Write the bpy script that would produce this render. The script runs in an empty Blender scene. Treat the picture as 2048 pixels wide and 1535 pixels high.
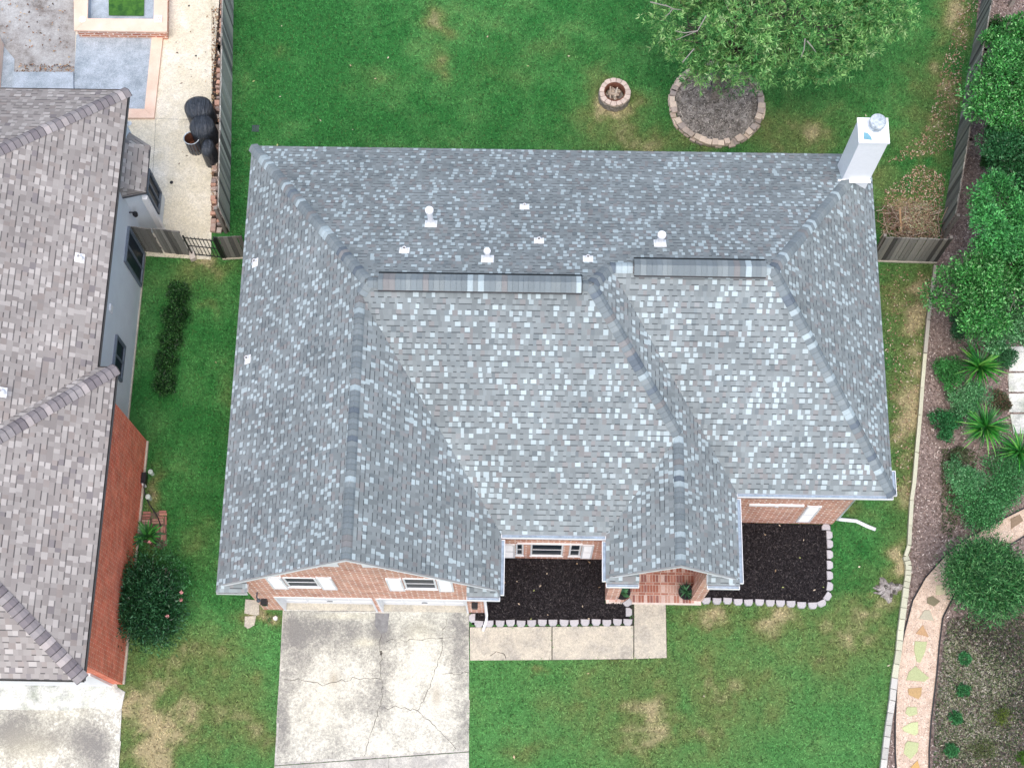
import bpy, math, random
import numpy as np
from mathutils import Vector
random.seed(7); RNG = np.random.default_rng(11)
C = bpy.context.scene.collection
SC = bpy.context.scene

# ------------------------------------------------------------------ camera
F_PX, PITCH, ROLL, YAW, CAM_H = 2962.7, 18.559, -0.422, 1.364, 41.574
def cam_axes():
    t, r, y = map(math.radians, (PITCH, ROLL, YAW))
    fwd = Vector((0, math.sin(t), -math.cos(t))); up = Vector((0, math.cos(t), math.sin(t))); rt = Vector((1, 0, 0))
    rt2 = rt*math.cos(r)+up*math.sin(r); up2 = up*math.cos(r)-rt*math.sin(r)
    def rz(v): return Vector((v.x*math.cos(y)-v.y*math.sin(y), v.x*math.sin(y)+v.y*math.cos(y), v.z))
    return rz(rt2), rz(up2), rz(fwd)
AR, AU, AF = cam_axes(); O = Vector((0, 0, CAM_H))
from mathutils import Matrix
cd = bpy.data.cameras.new('camera'); cam = bpy.data.objects.new('camera', cd); C.objects.link(cam)
cd.sensor_width = 36; cd.lens = F_PX/2048*36; cd.clip_end = 2000; cd.clip_start = 0.5
M3 = Matrix((AR, AU, -AF)).transposed().to_4x4(); M3.translation = O; cam.matrix_world = M3
SC.camera = cam

# ------------------------------------------------------------------ light
SUN_EL, SUN_AZ = 70, 180      # degrees; azimuth clockwise from +Y
w = bpy.data.worlds.new('World'); SC.world = w; w.use_nodes = True
nt = w.node_tree; bg = nt.nodes['Background']; sk = nt.nodes.new('ShaderNodeTexSky')
sk.sky_type = 'NISHITA'; sk.sun_disc = False; sk.sun_elevation = math.radians(SUN_EL); sk.sun_rotation = math.radians(SUN_AZ)
sk.dust_density = 3.5; sk.air_density = 1.0; sk.ozone_density = 1.0
nt.links.new(sk.outputs[0], bg.inputs[0]); bg.inputs[1].default_value = 0.15
sd = bpy.data.lights.new('sun', 'SUN'); sd.energy = 1.2; sd.angle = math.radians(62); sd.color = (1, .95, .88)
so = bpy.data.objects.new('sun', sd); C.objects.link(so)
_d = Vector((math.sin(math.radians(SUN_AZ))*math.cos(math.radians(SUN_EL)), math.cos(math.radians(SUN_AZ))*math.cos(math.radians(SUN_EL)), math.sin(math.radians(SUN_EL))))
so.rotation_euler = _d.to_track_quat('Z', 'Y').to_euler(); so.location = _d*60
SC.view_settings.view_transform = 'Standard'; SC.view_settings.look = 'None'; SC.view_settings.exposure = 0.72
SC.view_settings.gamma = 1; SC.view_settings.use_curve_mapping = False

# ------------------------------------------------------------------ pixel (2048x1535 photograph) -> true place
def ray(px, py): return AF*F_PX + AR*(px-1024) - AU*(py-767.5)
def g(px, py, z=0.0):
    d = ray(px, py); return O + d*((z-CAM_H)/d.z)
def gY(px, py, Y): d = ray(px, py); return O + d*(Y/d.y)
def gX(px, py, X): d = ray(px, py); return O + d*(X/d.x)
def gP(px, py, pl):                      # plane z = a x + b y + c
    a, b, c = pl; d = ray(px, py); t = (a*O.x+b*O.y+c-O.z)/(d.z-a*d.x-b*d.y); return O+d*t
def G2(pts, z=0): return [tuple(g(x, y, z).xy) for x, y in pts]

# ------------------------------------------------------------------ node helpers
def mat(name, rough=.8, spec=.3, metal=0):
    m = bpy.data.materials.new(name); m.use_nodes = True; b = m.node_tree.nodes['Principled BSDF']
    b.inputs['Roughness'].default_value = rough; b.inputs['Specular IOR Level'].default_value = spec; b.inputs['Metallic'].default_value = metal
    return m, m.node_tree, b
class N:
    def __init__(s, nt): s.t = nt
    def n(s, typ, **kw):
        o = s.t.nodes.new('ShaderNode'+typ)
        for k, v in kw.items(): setattr(o, k, v)
        return o
    def l(s, a, b): s.t.links.new(a, b)
    def val(s, inp, v):
        if isinstance(v, (int, float)): inp.default_value = v
        elif isinstance(v, tuple): inp.default_value = (*v, 1) if len(v) == 3 and inp.type == 'RGBA' else v
        else: s.l(v, inp)
    def math(s, op, a, b=0.0, c=None):
        o = s.n('Math', operation=op); s.val(o.inputs[0], a); s.val(o.inputs[1], b)
        if c is not None: s.val(o.inputs[2], c)
        return o.outputs[0]
    def mix(s, f, a, b, mode='MIX'):
        o = s.n('Mix', data_type='RGBA', blend_type=mode); s.val(o.inputs['Factor'], f)
        s.val(o.inputs[6], a); s.val(o.inputs[7], b); return o.outputs[2]
    def ramp(s, f, stops, interp='LINEAR'):
        o = s.n('ValToRGB'); o.color_ramp.interpolation = interp; e = o.color_ramp.elements
        while len(e) < len(stops): e.new(.5)
        for i, (p, c) in enumerate(stops): e[i].position = p; e[i].color = (*c, 1) if isinstance(c, tuple) else (c, c, c, 1)
        s.l(f, o.inputs[0]); return o.outputs[0]
    def noise(s, vec, scale, detail=4, rough=.55, dist=0):
        o = s.n('TexNoise'); o.inputs['Scale'].default_value = scale; o.inputs['Detail'].default_value = detail
        o.inputs['Roughness'].default_value = rough; o.inputs['Distortion'].default_value = dist
        if vec is not None: s.l(vec, o.inputs['Vector'])
        return o.outputs['Fac']
    def pos(s): return s.n('NewGeometry').outputs['Position']
    def uv(s): return s.n('UVMap').outputs[0]
    def col(s): return s.n('Attribute', attribute_name='Col').outputs['Color']
    def bump(s, b, h, dist=.01, st=1.0):
        o = s.n('Bump'); o.inputs['Distance'].default_value = dist; o.inputs['Strength'].default_value = st
        s.l(h, o.inputs['Height']); s.l(o.outputs[0], b.inputs['Normal'])
def noisy(name, stops, scale=3, detail=6, rough=.85, fine=60, fine_amt=.25, bump=.004, spec=.2, metal=0, nr=.6, uv=False):
    m, t, b = mat(name, rough, spec, metal); k = N(t); v = k.uv() if uv else k.pos()
    c = k.ramp(k.noise(v, scale, detail, nr), stops); f = k.noise(v, fine, 3, .7)
    c = k.mix(1.0, c, k.ramp(f, [(.25, 1-fine_amt), (.75, 1+fine_amt)]), 'MULTIPLY')
    k.l(c, b.inputs['Base Color'])
    if bump: k.bump(b, f, bump)
    return m
def attr_mat(name, rough=.7, spec=.25, scale=80, amt=.2, bump=.003, trans=0):
    m, t, b = mat(name, rough, spec); k = N(t); f = k.noise(k.pos(), scale, 3, .65)
    c = k.mix(1.0, k.col(), k.ramp(f, [(.25, 1-amt), (.75, 1+amt)]), 'MULTIPLY'); k.l(c, b.inputs['Base Color'])
    if bump: k.bump(b, f, bump)
    if trans:
        tr = k.n('BsdfTranslucent'); k.l(c, tr.inputs[0]); mx = k.n('MixShader'); mx.inputs[0].default_value = trans
        k.l(b.outputs[0], mx.inputs[1]); k.l(tr.outputs[0], mx.inputs[2]); k.l(mx.outputs[0], t.nodes['Material Output'].inputs[0])
    return m
def shingle(name, base, mid, brown, light, p_light, seed, tabw=.165, exposure=.143, line=.3, dark=(.07,.08,.09), lw=.75):
    m, t, b = mat(name, .9, .15); k = N(t); s = k.n('SeparateXYZ'); k.l(k.uv(), s.inputs[0]); u, v = s.outputs[0], s.outputs[1]
    vr = k.math('DIVIDE', v, exposure); row = k.math('FLOOR', vr); fv = k.math('FRACT', vr)
    wn = k.n('TexWhiteNoise', noise_dimensions='1D'); k.l(k.math('ADD', row, seed), wn.inputs['W'])
    W = k.math('ADD', k.math('DIVIDE', u, tabw), k.math('MULTIPLY', wn.outputs['Value'], 97.0))
    W = k.math('ADD', W, k.math('MULTIPLY', k.math('SINE', k.math('ADD', k.math('MULTIPLY', W, 2.3), row)), .17)); cell = k.math('FLOOR', W)
    vw = k.n('TexWhiteNoise', noise_dimensions='2D'); cmb = k.n('CombineXYZ'); k.l(cell, cmb.inputs[0]); k.l(row, cmb.inputs[1]); k.l(cmb.outputs[0], vw.inputs['Vector'])
    sc = k.n('SeparateColor'); k.l(vw.outputs['Color'], sc.inputs[0]); r1, r2, r3 = sc.outputs
    par = k.math('MODULO', k.math('ABSOLUTE', cell), 2.0)
    c = k.ramp(r1, [(0, base), (.33, mid), (.6, brown), (.72, tuple(.5*(a+q) for a, q in zip(base, mid))), (.86, dark), (.9, mid)], 'CONSTANT')
    c = k.mix(k.math('MULTIPLY', k.math('MULTIPLY', k.math('GREATER_THAN', r3, 1-2.1*p_light), k.math('SUBTRACT', 1.0, par)), k.math('ADD', .6, k.math('MULTIPLY', r2, .4))), c, light)
    c = k.mix(k.math('MULTIPLY', k.math('GREATER_THAN', r3, .74), .16), c, light)
    big = k.noise(k.pos(), .55, 3, .6); gr = k.noise(k.pos(), 170, 2, .8)
    c = k.mix(1.0, c, k.ramp(big, [(.3, .86), (.7, 1.12)]), 'MULTIPLY'); c = k.mix(1.0, c, k.ramp(gr, [(.2, .86), (.8, 1.14)]), 'MULTIPLY')
    par = k.math('MODULO', k.math('ABSOLUTE', cell), 2.0); flip = k.math('GREATER_THAN', r2, .82); thick = k.math('ABSOLUTE', k.math('SUBTRACT', k.math('SUBTRACT', 1.0, par), flip))
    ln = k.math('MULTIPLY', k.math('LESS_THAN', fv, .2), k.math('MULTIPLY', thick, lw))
    c = k.mix(k.math('MULTIPLY', ln, 1-line), c, (.015, .017, .02))  # course-bottom line: printed shadow band plus contact shadow painted as dark colour
    c = k.mix(1.0, c, k.ramp(thick, [(0, .93), (1, 1.05)]), 'MULTIPLY')  # thin tabs toned darker: their recess shade put into the colour
    k.l(c, b.inputs['Base Color'])
    h = k.math('ADD', k.math('MULTIPLY', thick, .5), k.math('SUBTRACT', 1.0, fv)); h = k.math('ADD', h, k.math('MULTIPLY', gr, .35)); k.bump(b, h, .010, .35)
    return m
def brick(name, c1, c2, c3, mortar, mort=.011, w_=.21, h_=.075):
    m, t, b = mat(name, .9, .15); k = N(t); bt = k.n('TexBrick'); k.l(k.uv(), bt.inputs['Vector'])
    for nme, v in (('Scale', 1), ('Mortar Size', mort), ('Mortar Smooth', .15), ('Brick Width', w_), ('Row Height', h_), ('Bias', 0.0)): bt.inputs[nme].default_value = v
    n1 = k.noise(k.pos(), 2.2, 4, .6); n2 = k.noise(k.pos(), 45, 3, .7)
    ca = k.mix(k.ramp(n2, [(.35, 0.0), (.65, 1.0)]), c1, c3)
    k.l(ca, bt.inputs['Color1']); bt.inputs['Color2'].default_value = (*c2, 1); k.l(k.mix(k.ramp(k.noise(k.pos(), 9, 4, .8), [(.38, 1.0), (.6, 0.0)]), mortar, tuple(.6*a+.4*q for a, q in zip(c2, mortar))), bt.inputs['Mortar'])
    c = k.mix(1.0, bt.outputs['Color'], k.ramp(n1, [(.3, .82), (.7, 1.18)]), 'MULTIPLY'); k.l(c, b.inputs['Base Color'])
    k.bump(b, k.math('SUBTRACT', 1.0, bt.outputs['Fac']), .008, .8)
    return m
def plain(name, c, rough=.6, spec=.4, metal=0, amt=.12, scale=9):
    return noisy(name, [(.3, tuple(x*(1-amt) for x in c)), (.7, tuple(x*(1+amt) for x in c))], scale, 5, rough, 70, amt*.6, .001, spec, metal)
def concrete(name, base, stain, mottle, scale=.9, fine=45):
    m, t, b = mat(name, .9, .15); k = N(t); p = k.pos()
    a = k.noise(p, scale, 7, .62, .4); s2 = k.noise(p, scale*3.1, 6, .7); sp = k.noise(p, fine, 3, .8); sp2 = k.noise(p, fine*.35, 4, .8)
    c = k.ramp(a, [(.36, stain), (.55, base)]); c = k.mix(k.ramp(s2, [(.45, 0.0), (.7, .55)]), c, mottle)
    c = k.mix(1.0, c, k.ramp(sp, [(.3, .68), (.62, 1.15)]), 'MULTIPLY'); c = k.mix(1.0, c, k.ramp(sp2, [(.35, .8), (.6, 1.1)]), 'MULTIPLY')
    k.l(c, b.inputs['Base Color']); k.bump(b, sp, .004); return m

MT = {}
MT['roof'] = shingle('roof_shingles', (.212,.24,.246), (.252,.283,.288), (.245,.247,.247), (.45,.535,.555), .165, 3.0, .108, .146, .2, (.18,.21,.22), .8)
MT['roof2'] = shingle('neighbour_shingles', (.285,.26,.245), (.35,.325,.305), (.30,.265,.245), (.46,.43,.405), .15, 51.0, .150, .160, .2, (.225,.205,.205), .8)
MT['cap'] = attr_mat('ridge_cap_shingles', .9, .15, 150, .25, .004)
MT['brick'] = brick('tumbled_brick', (.54,.185,.10), (.62,.29,.18), (.40,.11,.06), (.90,.80,.72), .021, .30, .115)
MT['brick_red'] = brick('red_brick', (.80,.14,.065), (.82,.22,.12), (.68,.09,.04), (.88,.52,.40), .012, .24, .085)
MT['siding'] = noisy('grey_siding', [(.3, (.64,.70,.75)), (.7, (.70,.77,.82))], 1.5, 5, .8, 30, .06, .001)
MT['white'] = plain('white_paint', (.80,.81,.82), .5, .4, 0, .04)
MT['white_metal'] = plain('white_enamel', (.90,.91,.93), .35, .5, 0, .03)
MT['dgrey'] = plain('dark_frame', (.06,.07,.09), .4, .4)
MT['gutter_in'] = plain('gutter_trough', (.27,.34,.42), .5, .4, 0, .25)
MT['black'] = plain('black_metal', (.012,.013,.016), .45, .4)
def cloth():
    m, t, b = mat('black_cover_cloth', .38, .5); k = N(t); mp = k.n('Mapping'); mp.inputs['Scale'].default_value = (7, 1.6, 1.2); k.l(k.pos(), mp.inputs[0]); f = k.noise(mp.outputs[0], 1.6, 5, .6, 1.2)
    k.l(k.ramp(f, [(.35, (.03,.037,.048)), (.65, (.052,.063,.08))]), b.inputs['Base Color']); k.bump(b, f, .11, 1.0); return m
MT['cover'] = cloth()
MT['galv'] = noisy('galvanised_steel', [(.38, (.25,.30,.34)), (.6, (.58,.64,.68))], 7, 5, .5, 60, .1, .001, .5, .15)
MT['conc'] = concrete('driveway_concrete', (.56,.55,.50), (.34,.33,.31), (.60,.58,.50))
def stained(name, base):
    m, t, b = mat(name, .9, .15); k = N(t); p = k.pos(); a = k.noise(p, 1.7, 9, .74, .5); sp = k.noise(p, 42, 3, .85); sp2 = k.noise(p, 15, 5, .8)
    st = k.n('SeparateColor'); k.l(k.col(), st.inputs[0]); dk = k.math('ADD', st.outputs[0], k.math('MULTIPLY', k.math('SUBTRACT', a, .5), 1.7)); dk = k.math('ADD', dk, k.math('MULTIPLY', k.math('SUBTRACT', sp2, .5), 2.0))
    c = k.ramp(dk, [(-.0, base), (.16, (.54,.53,.46)), (.38, (.40,.392,.345)), (.75, (.24,.235,.22))]); c = k.mix(st.outputs[1], c, (.36,.31,.23)); c = k.mix(k.math('MULTIPLY', st.outputs[2], .5), c, (.72,.68,.50))
    c = k.mix(1.0, c, k.ramp(sp, [(.3, .62), (.6, 1.12)]), 'MULTIPLY'); k.l(c, b.inputs['Base Color']); k.bump(b, sp, .004); return m
MT['conc2'] = stained('weathered_driveway', (.67,.66,.575)); MT['stain2'] = stained('mossy_driveway', (.72,.74,.67))
MT['walk'] = concrete('walk_concrete', (.54,.50,.41), (.40,.375,.325), (.60,.55,.44), 1.4)
MT['patio'] = concrete('patio_concrete', (.70,.65,.52), (.80,.76,.66), (.55,.50,.36), .8, 50)
MT['stain'] = concrete('mouldy_concrete', (.72,.72,.68), (.30,.32,.29), (.62,.66,.52), 1.1, 40)
MT['mulch_black'] = noisy('black_mulch', [(.35, (.008,.0075,.009)), (.6, (.028,.025,.028)), (.75, (.06,.054,.058))], 22, 6, .95, 90, .5, .02)
MT['mulch'] = noisy('brown_mulch', [(.3, (.11,.08,.07)), (.55, (.27,.21,.19)), (.75, (.44,.36,.33))], 14, 6, .95, 80, .4, .02)
MT['soil'] = noisy('dry_grey_soil', [(.33, (.09,.08,.07)), (.5, (.24,.22,.20)), (.66, (.46,.43,.40))], 4, 8, .95, 50, .35, .02, nr=.75)
MT['gravel'] = noisy('tan_gravel', [(.3, (.52,.39,.30)), (.6, (.68,.54,.43)), (.8, (.74,.62,.52))], 5, 7, .95, 90, .3, .01)
MT['fence'] = attr_mat('weathered_cedar', .9, .1, 40, .35, .004)
MT['stone'] = attr_mat('edging_stone', .9, .15, 45, .25, .006)
MT['bark'] = noisy('grey_bark', [(.3, (.10,.085,.075)), (.7, (.26,.235,.21))], 12, 6, .95, 60, .3, .01)
MT['leaf'] = attr_mat('leaf', .55, .3, 30, .12, 0, .28)
MT['leaf_gloss'] = attr_mat('glossy_leaf', .38, .45, 30, .1, 0, .22)
MT['litter'] = attr_mat('litter', .9, .1, 60, .2, 0)
MT['grass'] = attr_mat('grass_blade', .7, .2, 20, .12, 0, .25)
MT['glass'] = plain('window_glass', (.018,.028,.04), .35, .05, 0, .3)
MT['poolfloor'] = noisy('stained_plaster', [(.34, (.13,.11,.095)), (.46, (.30,.29,.28)), (.6, (.42,.425,.42))], 1.0, 12, .8, 40, .3, .004, nr=.8)
MT['poolstep'] = noisy('blue_grey_plaster', [(.36, (.26,.31,.35)), (.62, (.44,.50,.56))], 2.2, 12, .8, 45, .4, .003, nr=.75)
MT['coping'] = noisy('pink_coping', [(.3, (.72,.50,.38)), (.7, (.84,.66,.54))], 1.5, 5, .8, 40, .1, .003)
MT['water'] = noisy('green_water', [(.35, (.02,.08,.006)), (.6, (.06,.17,.015))], 6, 6, .08, 50, .2, .002, .6)
MT['timber'] = plain('bare_timber', (.50,.33,.20), .8, .2)
MT['ember'] = plain('rust_steel', (.14,.06,.04), .8, .2, 0, .4)
MT['patch'] = plain('crack_filler', (.085,.078,.068), .95, .1)
MT['dirtspot'] = plain('oily_stain', (.34,.29,.22), .9, .1)

# lawn ground: colour from the painted wear attribute
def lawn_mat():
    m, t, b = mat('lawn_turf', .9, .1); k = N(t); f = k.noise(k.pos(), 38, 4, .8); f2 = k.noise(k.pos(), 7, 4, .7)
    c = k.mix(1.0, k.col(), k.ramp(f, [(.3, .45), (.7, 1.3)]), 'MULTIPLY'); c = k.mix(1.0, c, k.ramp(f2, [(.3, .8), (.7, 1.15)]), 'MULTIPLY')
    k.l(c, b.inputs['Base Color']); k.bump(b, f, .02); return m
MT['lawn'] = lawn_mat()

# ------------------------------------------------------------------ mesh helpers
def tag(o, label=None, cat=None, group=None, kind=None):
    if label: o['label'] = label
    if cat: o['category'] = cat
    if group: o['group'] = group
    if kind: o['kind'] = kind
    return o
def empty(name, loc, label=None, cat=None, group=None, rz=0):
    o = bpy.data.objects.new(name, None); C.objects.link(o); o.location = loc; o.rotation_euler = (0, 0, rz); o.empty_display_size = .2
    return tag(o, label, cat, group)
def wloc(p):
    v = Vector((0, 0, 0))
    while p is not None: v = v+Vector(p.location); p = p.parent
    return v
class MB:
    def __init__(s): s.v = []; s.f = []; s.c = []; s.cur = (1, 1, 1)
    def add(s, vs, fs):
        n = len(s.v); s.v += [tuple(q) for q in vs]; s.c += [s.cur]*len(vs); s.f += [tuple(i+n for i in f) for f in fs]; return s
    def quad(s, a, b, c, d): return s.add([a, b, c, d], [(0, 1, 2, 3)])
    def poly(s, pts): return s.add(pts, [tuple(range(len(pts)))])
    def box(s, x0, x1, y0, y1, z0, z1):
        vs = [(x, y, z) for z in (z0, z1) for x, y in ((x0, y0), (x1, y0), (x1, y1), (x0, y1))]
        return s.add(vs, [(3, 2, 1, 0), (4, 5, 6, 7), (0, 1, 5, 4), (1, 2, 6, 5), (2, 3, 7, 6), (3, 0, 4, 7)])
    def prism(s, poly, z0, z1, chamfer=0):
        a = sum(poly[i-1][0]*poly[i][1]-poly[i][0]*poly[i-1][1] for i in range(len(poly)))
        if a < 0: poly = poly[::-1]
        n = len(poly)
        if chamfer:
            cx = sum(p[0] for p in poly)/n; cy = sum(p[1] for p in poly)/n
            def ins(p):
                dx, dy = cx-p[0], cy-p[1]; L = math.hypot(dx, dy)+1e-6; return (p[0]+dx/L*chamfer, p[1]+dy/L*chamfer)
            top = [ins(p) for p in poly]
            vs = [(x, y, z0) for x, y in poly]+[(x, y, z1-chamfer) for x, y in poly]+[(x, y, z1) for x, y in top]
            fs = [tuple(range(n-1, -1, -1)), tuple(range(2*n, 3*n))]
            for k_ in (0, n): fs += [(k_+i, k_+(i+1) % n, k_+(i+1) % n+n, k_+i+n) for i in range(n)]
            return s.add(vs, fs)
        vs = [(x, y, z0) for x, y in poly]+[(x, y, z1) for x, y in poly]
        return s.add(vs, [tuple(range(n-1, -1, -1)), tuple(range(n, 2*n))]+[(i, (i+1) % n, (i+1) % n+n, i+n) for i in range(n)])
    def obox(s, a, b, width, z0, z1):   # box along a->b in plan
        a, b = Vector(a[:2]), Vector(b[:2]); d = (b-a).normalized(); p = Vector((-d.y, d.x))*width/2
        return s.prism([tuple(a-p), tuple(b-p), tuple(b+p), tuple(a+p)], z0, z1)
    def tube(s, pts, r, seg=7, cap=True):
        pts = [Vector(p) for p in pts]; rs = r if isinstance(r, (list, tuple)) else [r]*len(pts); vs = []; fs = []
        for i, p in enumerate(pts):
            d = (pts[min(i+1, len(pts)-1)]-pts[max(i-1, 0)]).normalized(); a = Vector((0, 0, 1)) if abs(d.z) < .9 else Vector((1, 0, 0))
            x = d.cross(a).normalized(); y = d.cross(x)
            vs += [p+(x*math.cos(q)+y*math.sin(q))*rs[i] for q in [2*math.pi*j/seg for j in range(seg)]]
        for i in range(len(pts)-1): fs += [(i*seg+j, i*seg+(j+1) % seg, (i+1)*seg+(j+1) % seg, (i+1)*seg+j) for j in range(seg)]
        if cap: fs += [tuple(range(seg)), tuple(range(len(vs)-1, len(vs)-1-seg, -1))]
        return s.add(vs, fs)
    def lathe(s, prof, c, seg=20, sx=1, sy=1):
        vs = [(c[0]+r*sx*math.cos(2*math.pi*j/seg), c[1]+r*sy*math.sin(2*math.pi*j/seg), c[2]+z) for r, z in prof for j in range(seg)]
        fs = [(i*seg+j, i*seg+(j+1) % seg, (i+1)*seg+(j+1) % seg, (i+1)*seg+j) for i in range(len(prof)-1) for j in range(seg)]
        return s.add(vs, fs)
    def build(s, name, m, parent=None, label=None, cat=None, group=None, kind=None, smooth=False, origin=None):
        off = wloc(parent) if parent else (Vector(origin) if origin else Vector((0, 0, 0)))
        if not parent and origin is None and kind is None and s.v:
            a = np.array(s.v); off = Vector((a[:, 0].mean(), a[:, 1].mean(), a[:, 2].min()))
        me = bpy.data.meshes.new(name); me.from_pydata([tuple(Vector(q)-off) for q in s.v], [], s.f)
        return finish(me, name, m, parent, off, np.array(s.c), label, cat, group, kind, smooth)
def finish(me, name, m, parent, off, cols, label=None, cat=None, group=None, kind=None, smooth=False, uv=True):
    ca = me.color_attributes.new('Col', 'FLOAT_COLOR', 'POINT'); buf = np.ones((len(me.vertices), 4), np.float32)
    if len(cols): buf[:, :3] = cols
    ca.data.foreach_set('color', buf.ravel())
    if uv:
        ul = me.uv_layers.new(name='UVMap'); nl = len(me.loops); co = np.empty(len(me.vertices)*3); me.vertices.foreach_get('co', co); co = co.reshape(-1, 3)+np.array(off)
        nm = np.empty(len(me.polygons)*3); me.polygons.foreach_get('normal', nm); nm = nm.reshape(-1, 3)
        lt = np.empty(len(me.polygons), int); me.polygons.foreach_get('loop_total', lt); li = np.empty(nl, int); me.loops.foreach_get('vertex_index', li)
        nn = np.repeat(nm, lt, axis=0); P = co[li]; nn = np.where(nn[:, 2:3] < -.02, -nn, nn)
        T = np.stack([-nn[:, 1], nn[:, 0], np.zeros(nl)], 1); L = np.linalg.norm(T, axis=1); flat = L < .02
        T[flat] = (1, 0, 0); L[flat] = 1; T /= L[:, None]; S = np.cross(nn, T); S[flat] = (0, 1, 0)
        out = np.stack([(P*T).sum(1), (P*S).sum(1)], 1); ul.data.foreach_set('uv', out.ravel())
    me.materials.append(m); me.update()
    if smooth: me.polygons.foreach_set('use_smooth', [True]*len(me.polygons))
    o = bpy.data.objects.new(name, me); C.objects.link(o)
    if parent: o.parent = parent
    else: o.location = off
    return tag(o, label, cat, group, kind)
def np_mesh(name, V, faces_n, cols, m, parent=None, **kw):     # V (N*faces_n,3): separate n-gons
    V = np.asarray(V, float); off = wloc(parent) if parent else (Vector((V[:, 0].mean(), V[:, 1].mean(), V[:, 2].min())) if kw.get('kind') != 'stuff' else Vector((0, 0, 0)))
    n = len(V)//faces_n; me = bpy.data.meshes.new(name); me.vertices.add(len(V)); me.vertices.foreach_set('co', (V-np.array(off)).astype(np.float32).ravel())
    me.loops.add(len(V)); me.loops.foreach_set('vertex_index', np.arange(len(V), dtype=np.int32)); me.polygons.add(n)
    me.polygons.foreach_set('loop_start', np.arange(0, len(V), faces_n, dtype=np.int32)); me.polygons.foreach_set('loop_total', np.full(n, faces_n, dtype=np.int32))
    me.update(calc_edges=True)
    return finish(me, name, m, parent, off, np.repeat(cols, faces_n, axis=0), uv=False, **kw)
def jit(col, a=.15):
    k = random.uniform(1-a, 1+a); return tuple(min(1, c*k) for c in col)
def unit(a): return a/(np.linalg.norm(a, axis=1, keepdims=True)+1e-9)
def leaf_quads(Cn, D, L, W, curl=.0, rng=RNG):
    """diamond leaves: base Cn, direction D, length L, width W (arrays)"""
    n = len(Cn); R_ = rng.normal(size=(n, 3)); S = unit(np.cross(D, R_)); L = np.broadcast_to(L, n)[:, None]; W = np.broadcast_to(W, n)[:, None]
    up = unit(np.cross(S, D)); mid = Cn+D*L*.45+up*L*curl
    return np.stack([Cn, mid+S*W/2, Cn+D*L, mid-S*W/2], 1).reshape(-1, 3)
def flat_leaf(Cn, L, W, tilt=.35, rng=RNG):
    n = len(Cn); a = rng.uniform(0, 2*np.pi, n); D = unit(np.stack([np.cos(a), np.sin(a), rng.normal(0, tilt, n)], 1))
    Z = unit(np.stack([rng.normal(0, tilt, n), rng.normal(0, tilt, n), np.ones(n)], 1)); S = unit(np.cross(D, Z))
    L = np.broadcast_to(L, n)[:, None]; W = np.broadcast_to(W, n)[:, None]
    return np.stack([Cn-D*L/2, Cn+S*W/2, Cn+D*L/2, Cn-S*W/2], 1).reshape(-1, 3)
def inpoly(P, poly):
    x, y = P[:, 0], P[:, 1]; r = np.zeros(len(P), bool); n = len(poly)
    for i in range(n):
        x0, y0 = poly[i][:2]; x1, y1 = poly[(i+1) % n][:2]
        if y0 == y1: continue
        c = ((y0 > y) != (y1 > y)) & (x < (x1-x0)*(y-y0)/(y1-y0)+x0); r ^= c
    return r
def in_poly_pts(poly, n, rng=RNG):
    a = np.array([p[:2] for p in poly]); lo, hi = a.min(0), a.max(0); out = np.zeros((0, 2))
    while len(out) < n:
        q = rng.uniform(lo, hi, (n*2, 2)); out = np.vstack([out, q[inpoly(q, poly)]])
    return out[:n]
def pick(cols, n, jit=.15, rng=RNG):
    c = np.array(cols)[rng.integers(0, len(cols), n)]; return np.clip(c*rng.uniform(1-jit, 1+jit, (n, 1)), 0, 1)

# ================================================================== MAIN HOUSE
Z0 = 3.923; xL, xR, yB, yM, yFR, yG, yE, xI, xF, xE = -7.793, 9.719, 19.641, 8.531, 9.724, 6.941, 7.341, -.508, 2.203, 5.633
mb, mf, fr, ml, mg, mr, m1, me_ = .668, .692, .67, .967, 1.004, .954, .949, .896
y1 = (yB*mb+yM*mf)/(mb+mf); z1 = Z0+mb*(yB-y1); xa = xL+(z1-Z0)/ml; xb = xE-(z1-Z0)/m1
y2 = (yB*mb+yFR*fr)/(mb+fr); z2 = Z0+mb*(yB-y2); xc = xR-(z2-Z0)/mr; x2 = xE-(z2-Z0)/m1
xg = (xL*ml+xI*mg)/(ml+mg); zg = Z0+ml*(xg-xL); yk = yM+(zg-Z0)/mf
xe = (xF*me_+xE*m1)/(me_+m1); zE = Z0+me_*(xe-xF); yeb = yM+(zE-Z0)/mf
yGr, yEr = yG+.13, yE+.12
PL = dict(back=(0, -mb, Z0+mb*yB), left=(ml, 0, Z0-ml*xL), gr=(-mg, 0, Z0+mg*xI), front=(0, mf, Z0-mf*yM),
          el=(me_, 0, Z0-me_*xF), r1=(-m1, 0, Z0+m1*xE), fr=(0, fr, Z0-fr*yFR), right=(-mr, 0, Z0+mr*xR))
A_ = (xL, yB, Z0); B_ = (xR, yB, Z0); Cc = (xR, yFR, Z0); D_ = (xE, yFR, Z0); H_ = (xI, yM, Z0); Gg = (xF, yM, Z0)
R1a = (xa, y1, z1); R1b = (xb, y1, z1); R2a = (x2, y2, z2); R2b = (xc, y2, z2); K2 = (xg, yk, zg); Gf = (xg, yGr, zg); Eb = (xe, yeb, zE); Ef = (xe, yEr, zE)
house = empty('brick_house', (1, 13, 0), 'pink brick single-storey house with the blue-grey speckled shingle roof filling the middle of the picture', 'house')
rm = MB()
rm.poly([B_, A_, R1a, R1b, R2a, R2b]); rm.poly([A_, (xL, yGr, Z0), Gf, K2, R1a]); rm.poly([(xI, yGr, Z0), H_, K2, Gf])
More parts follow.
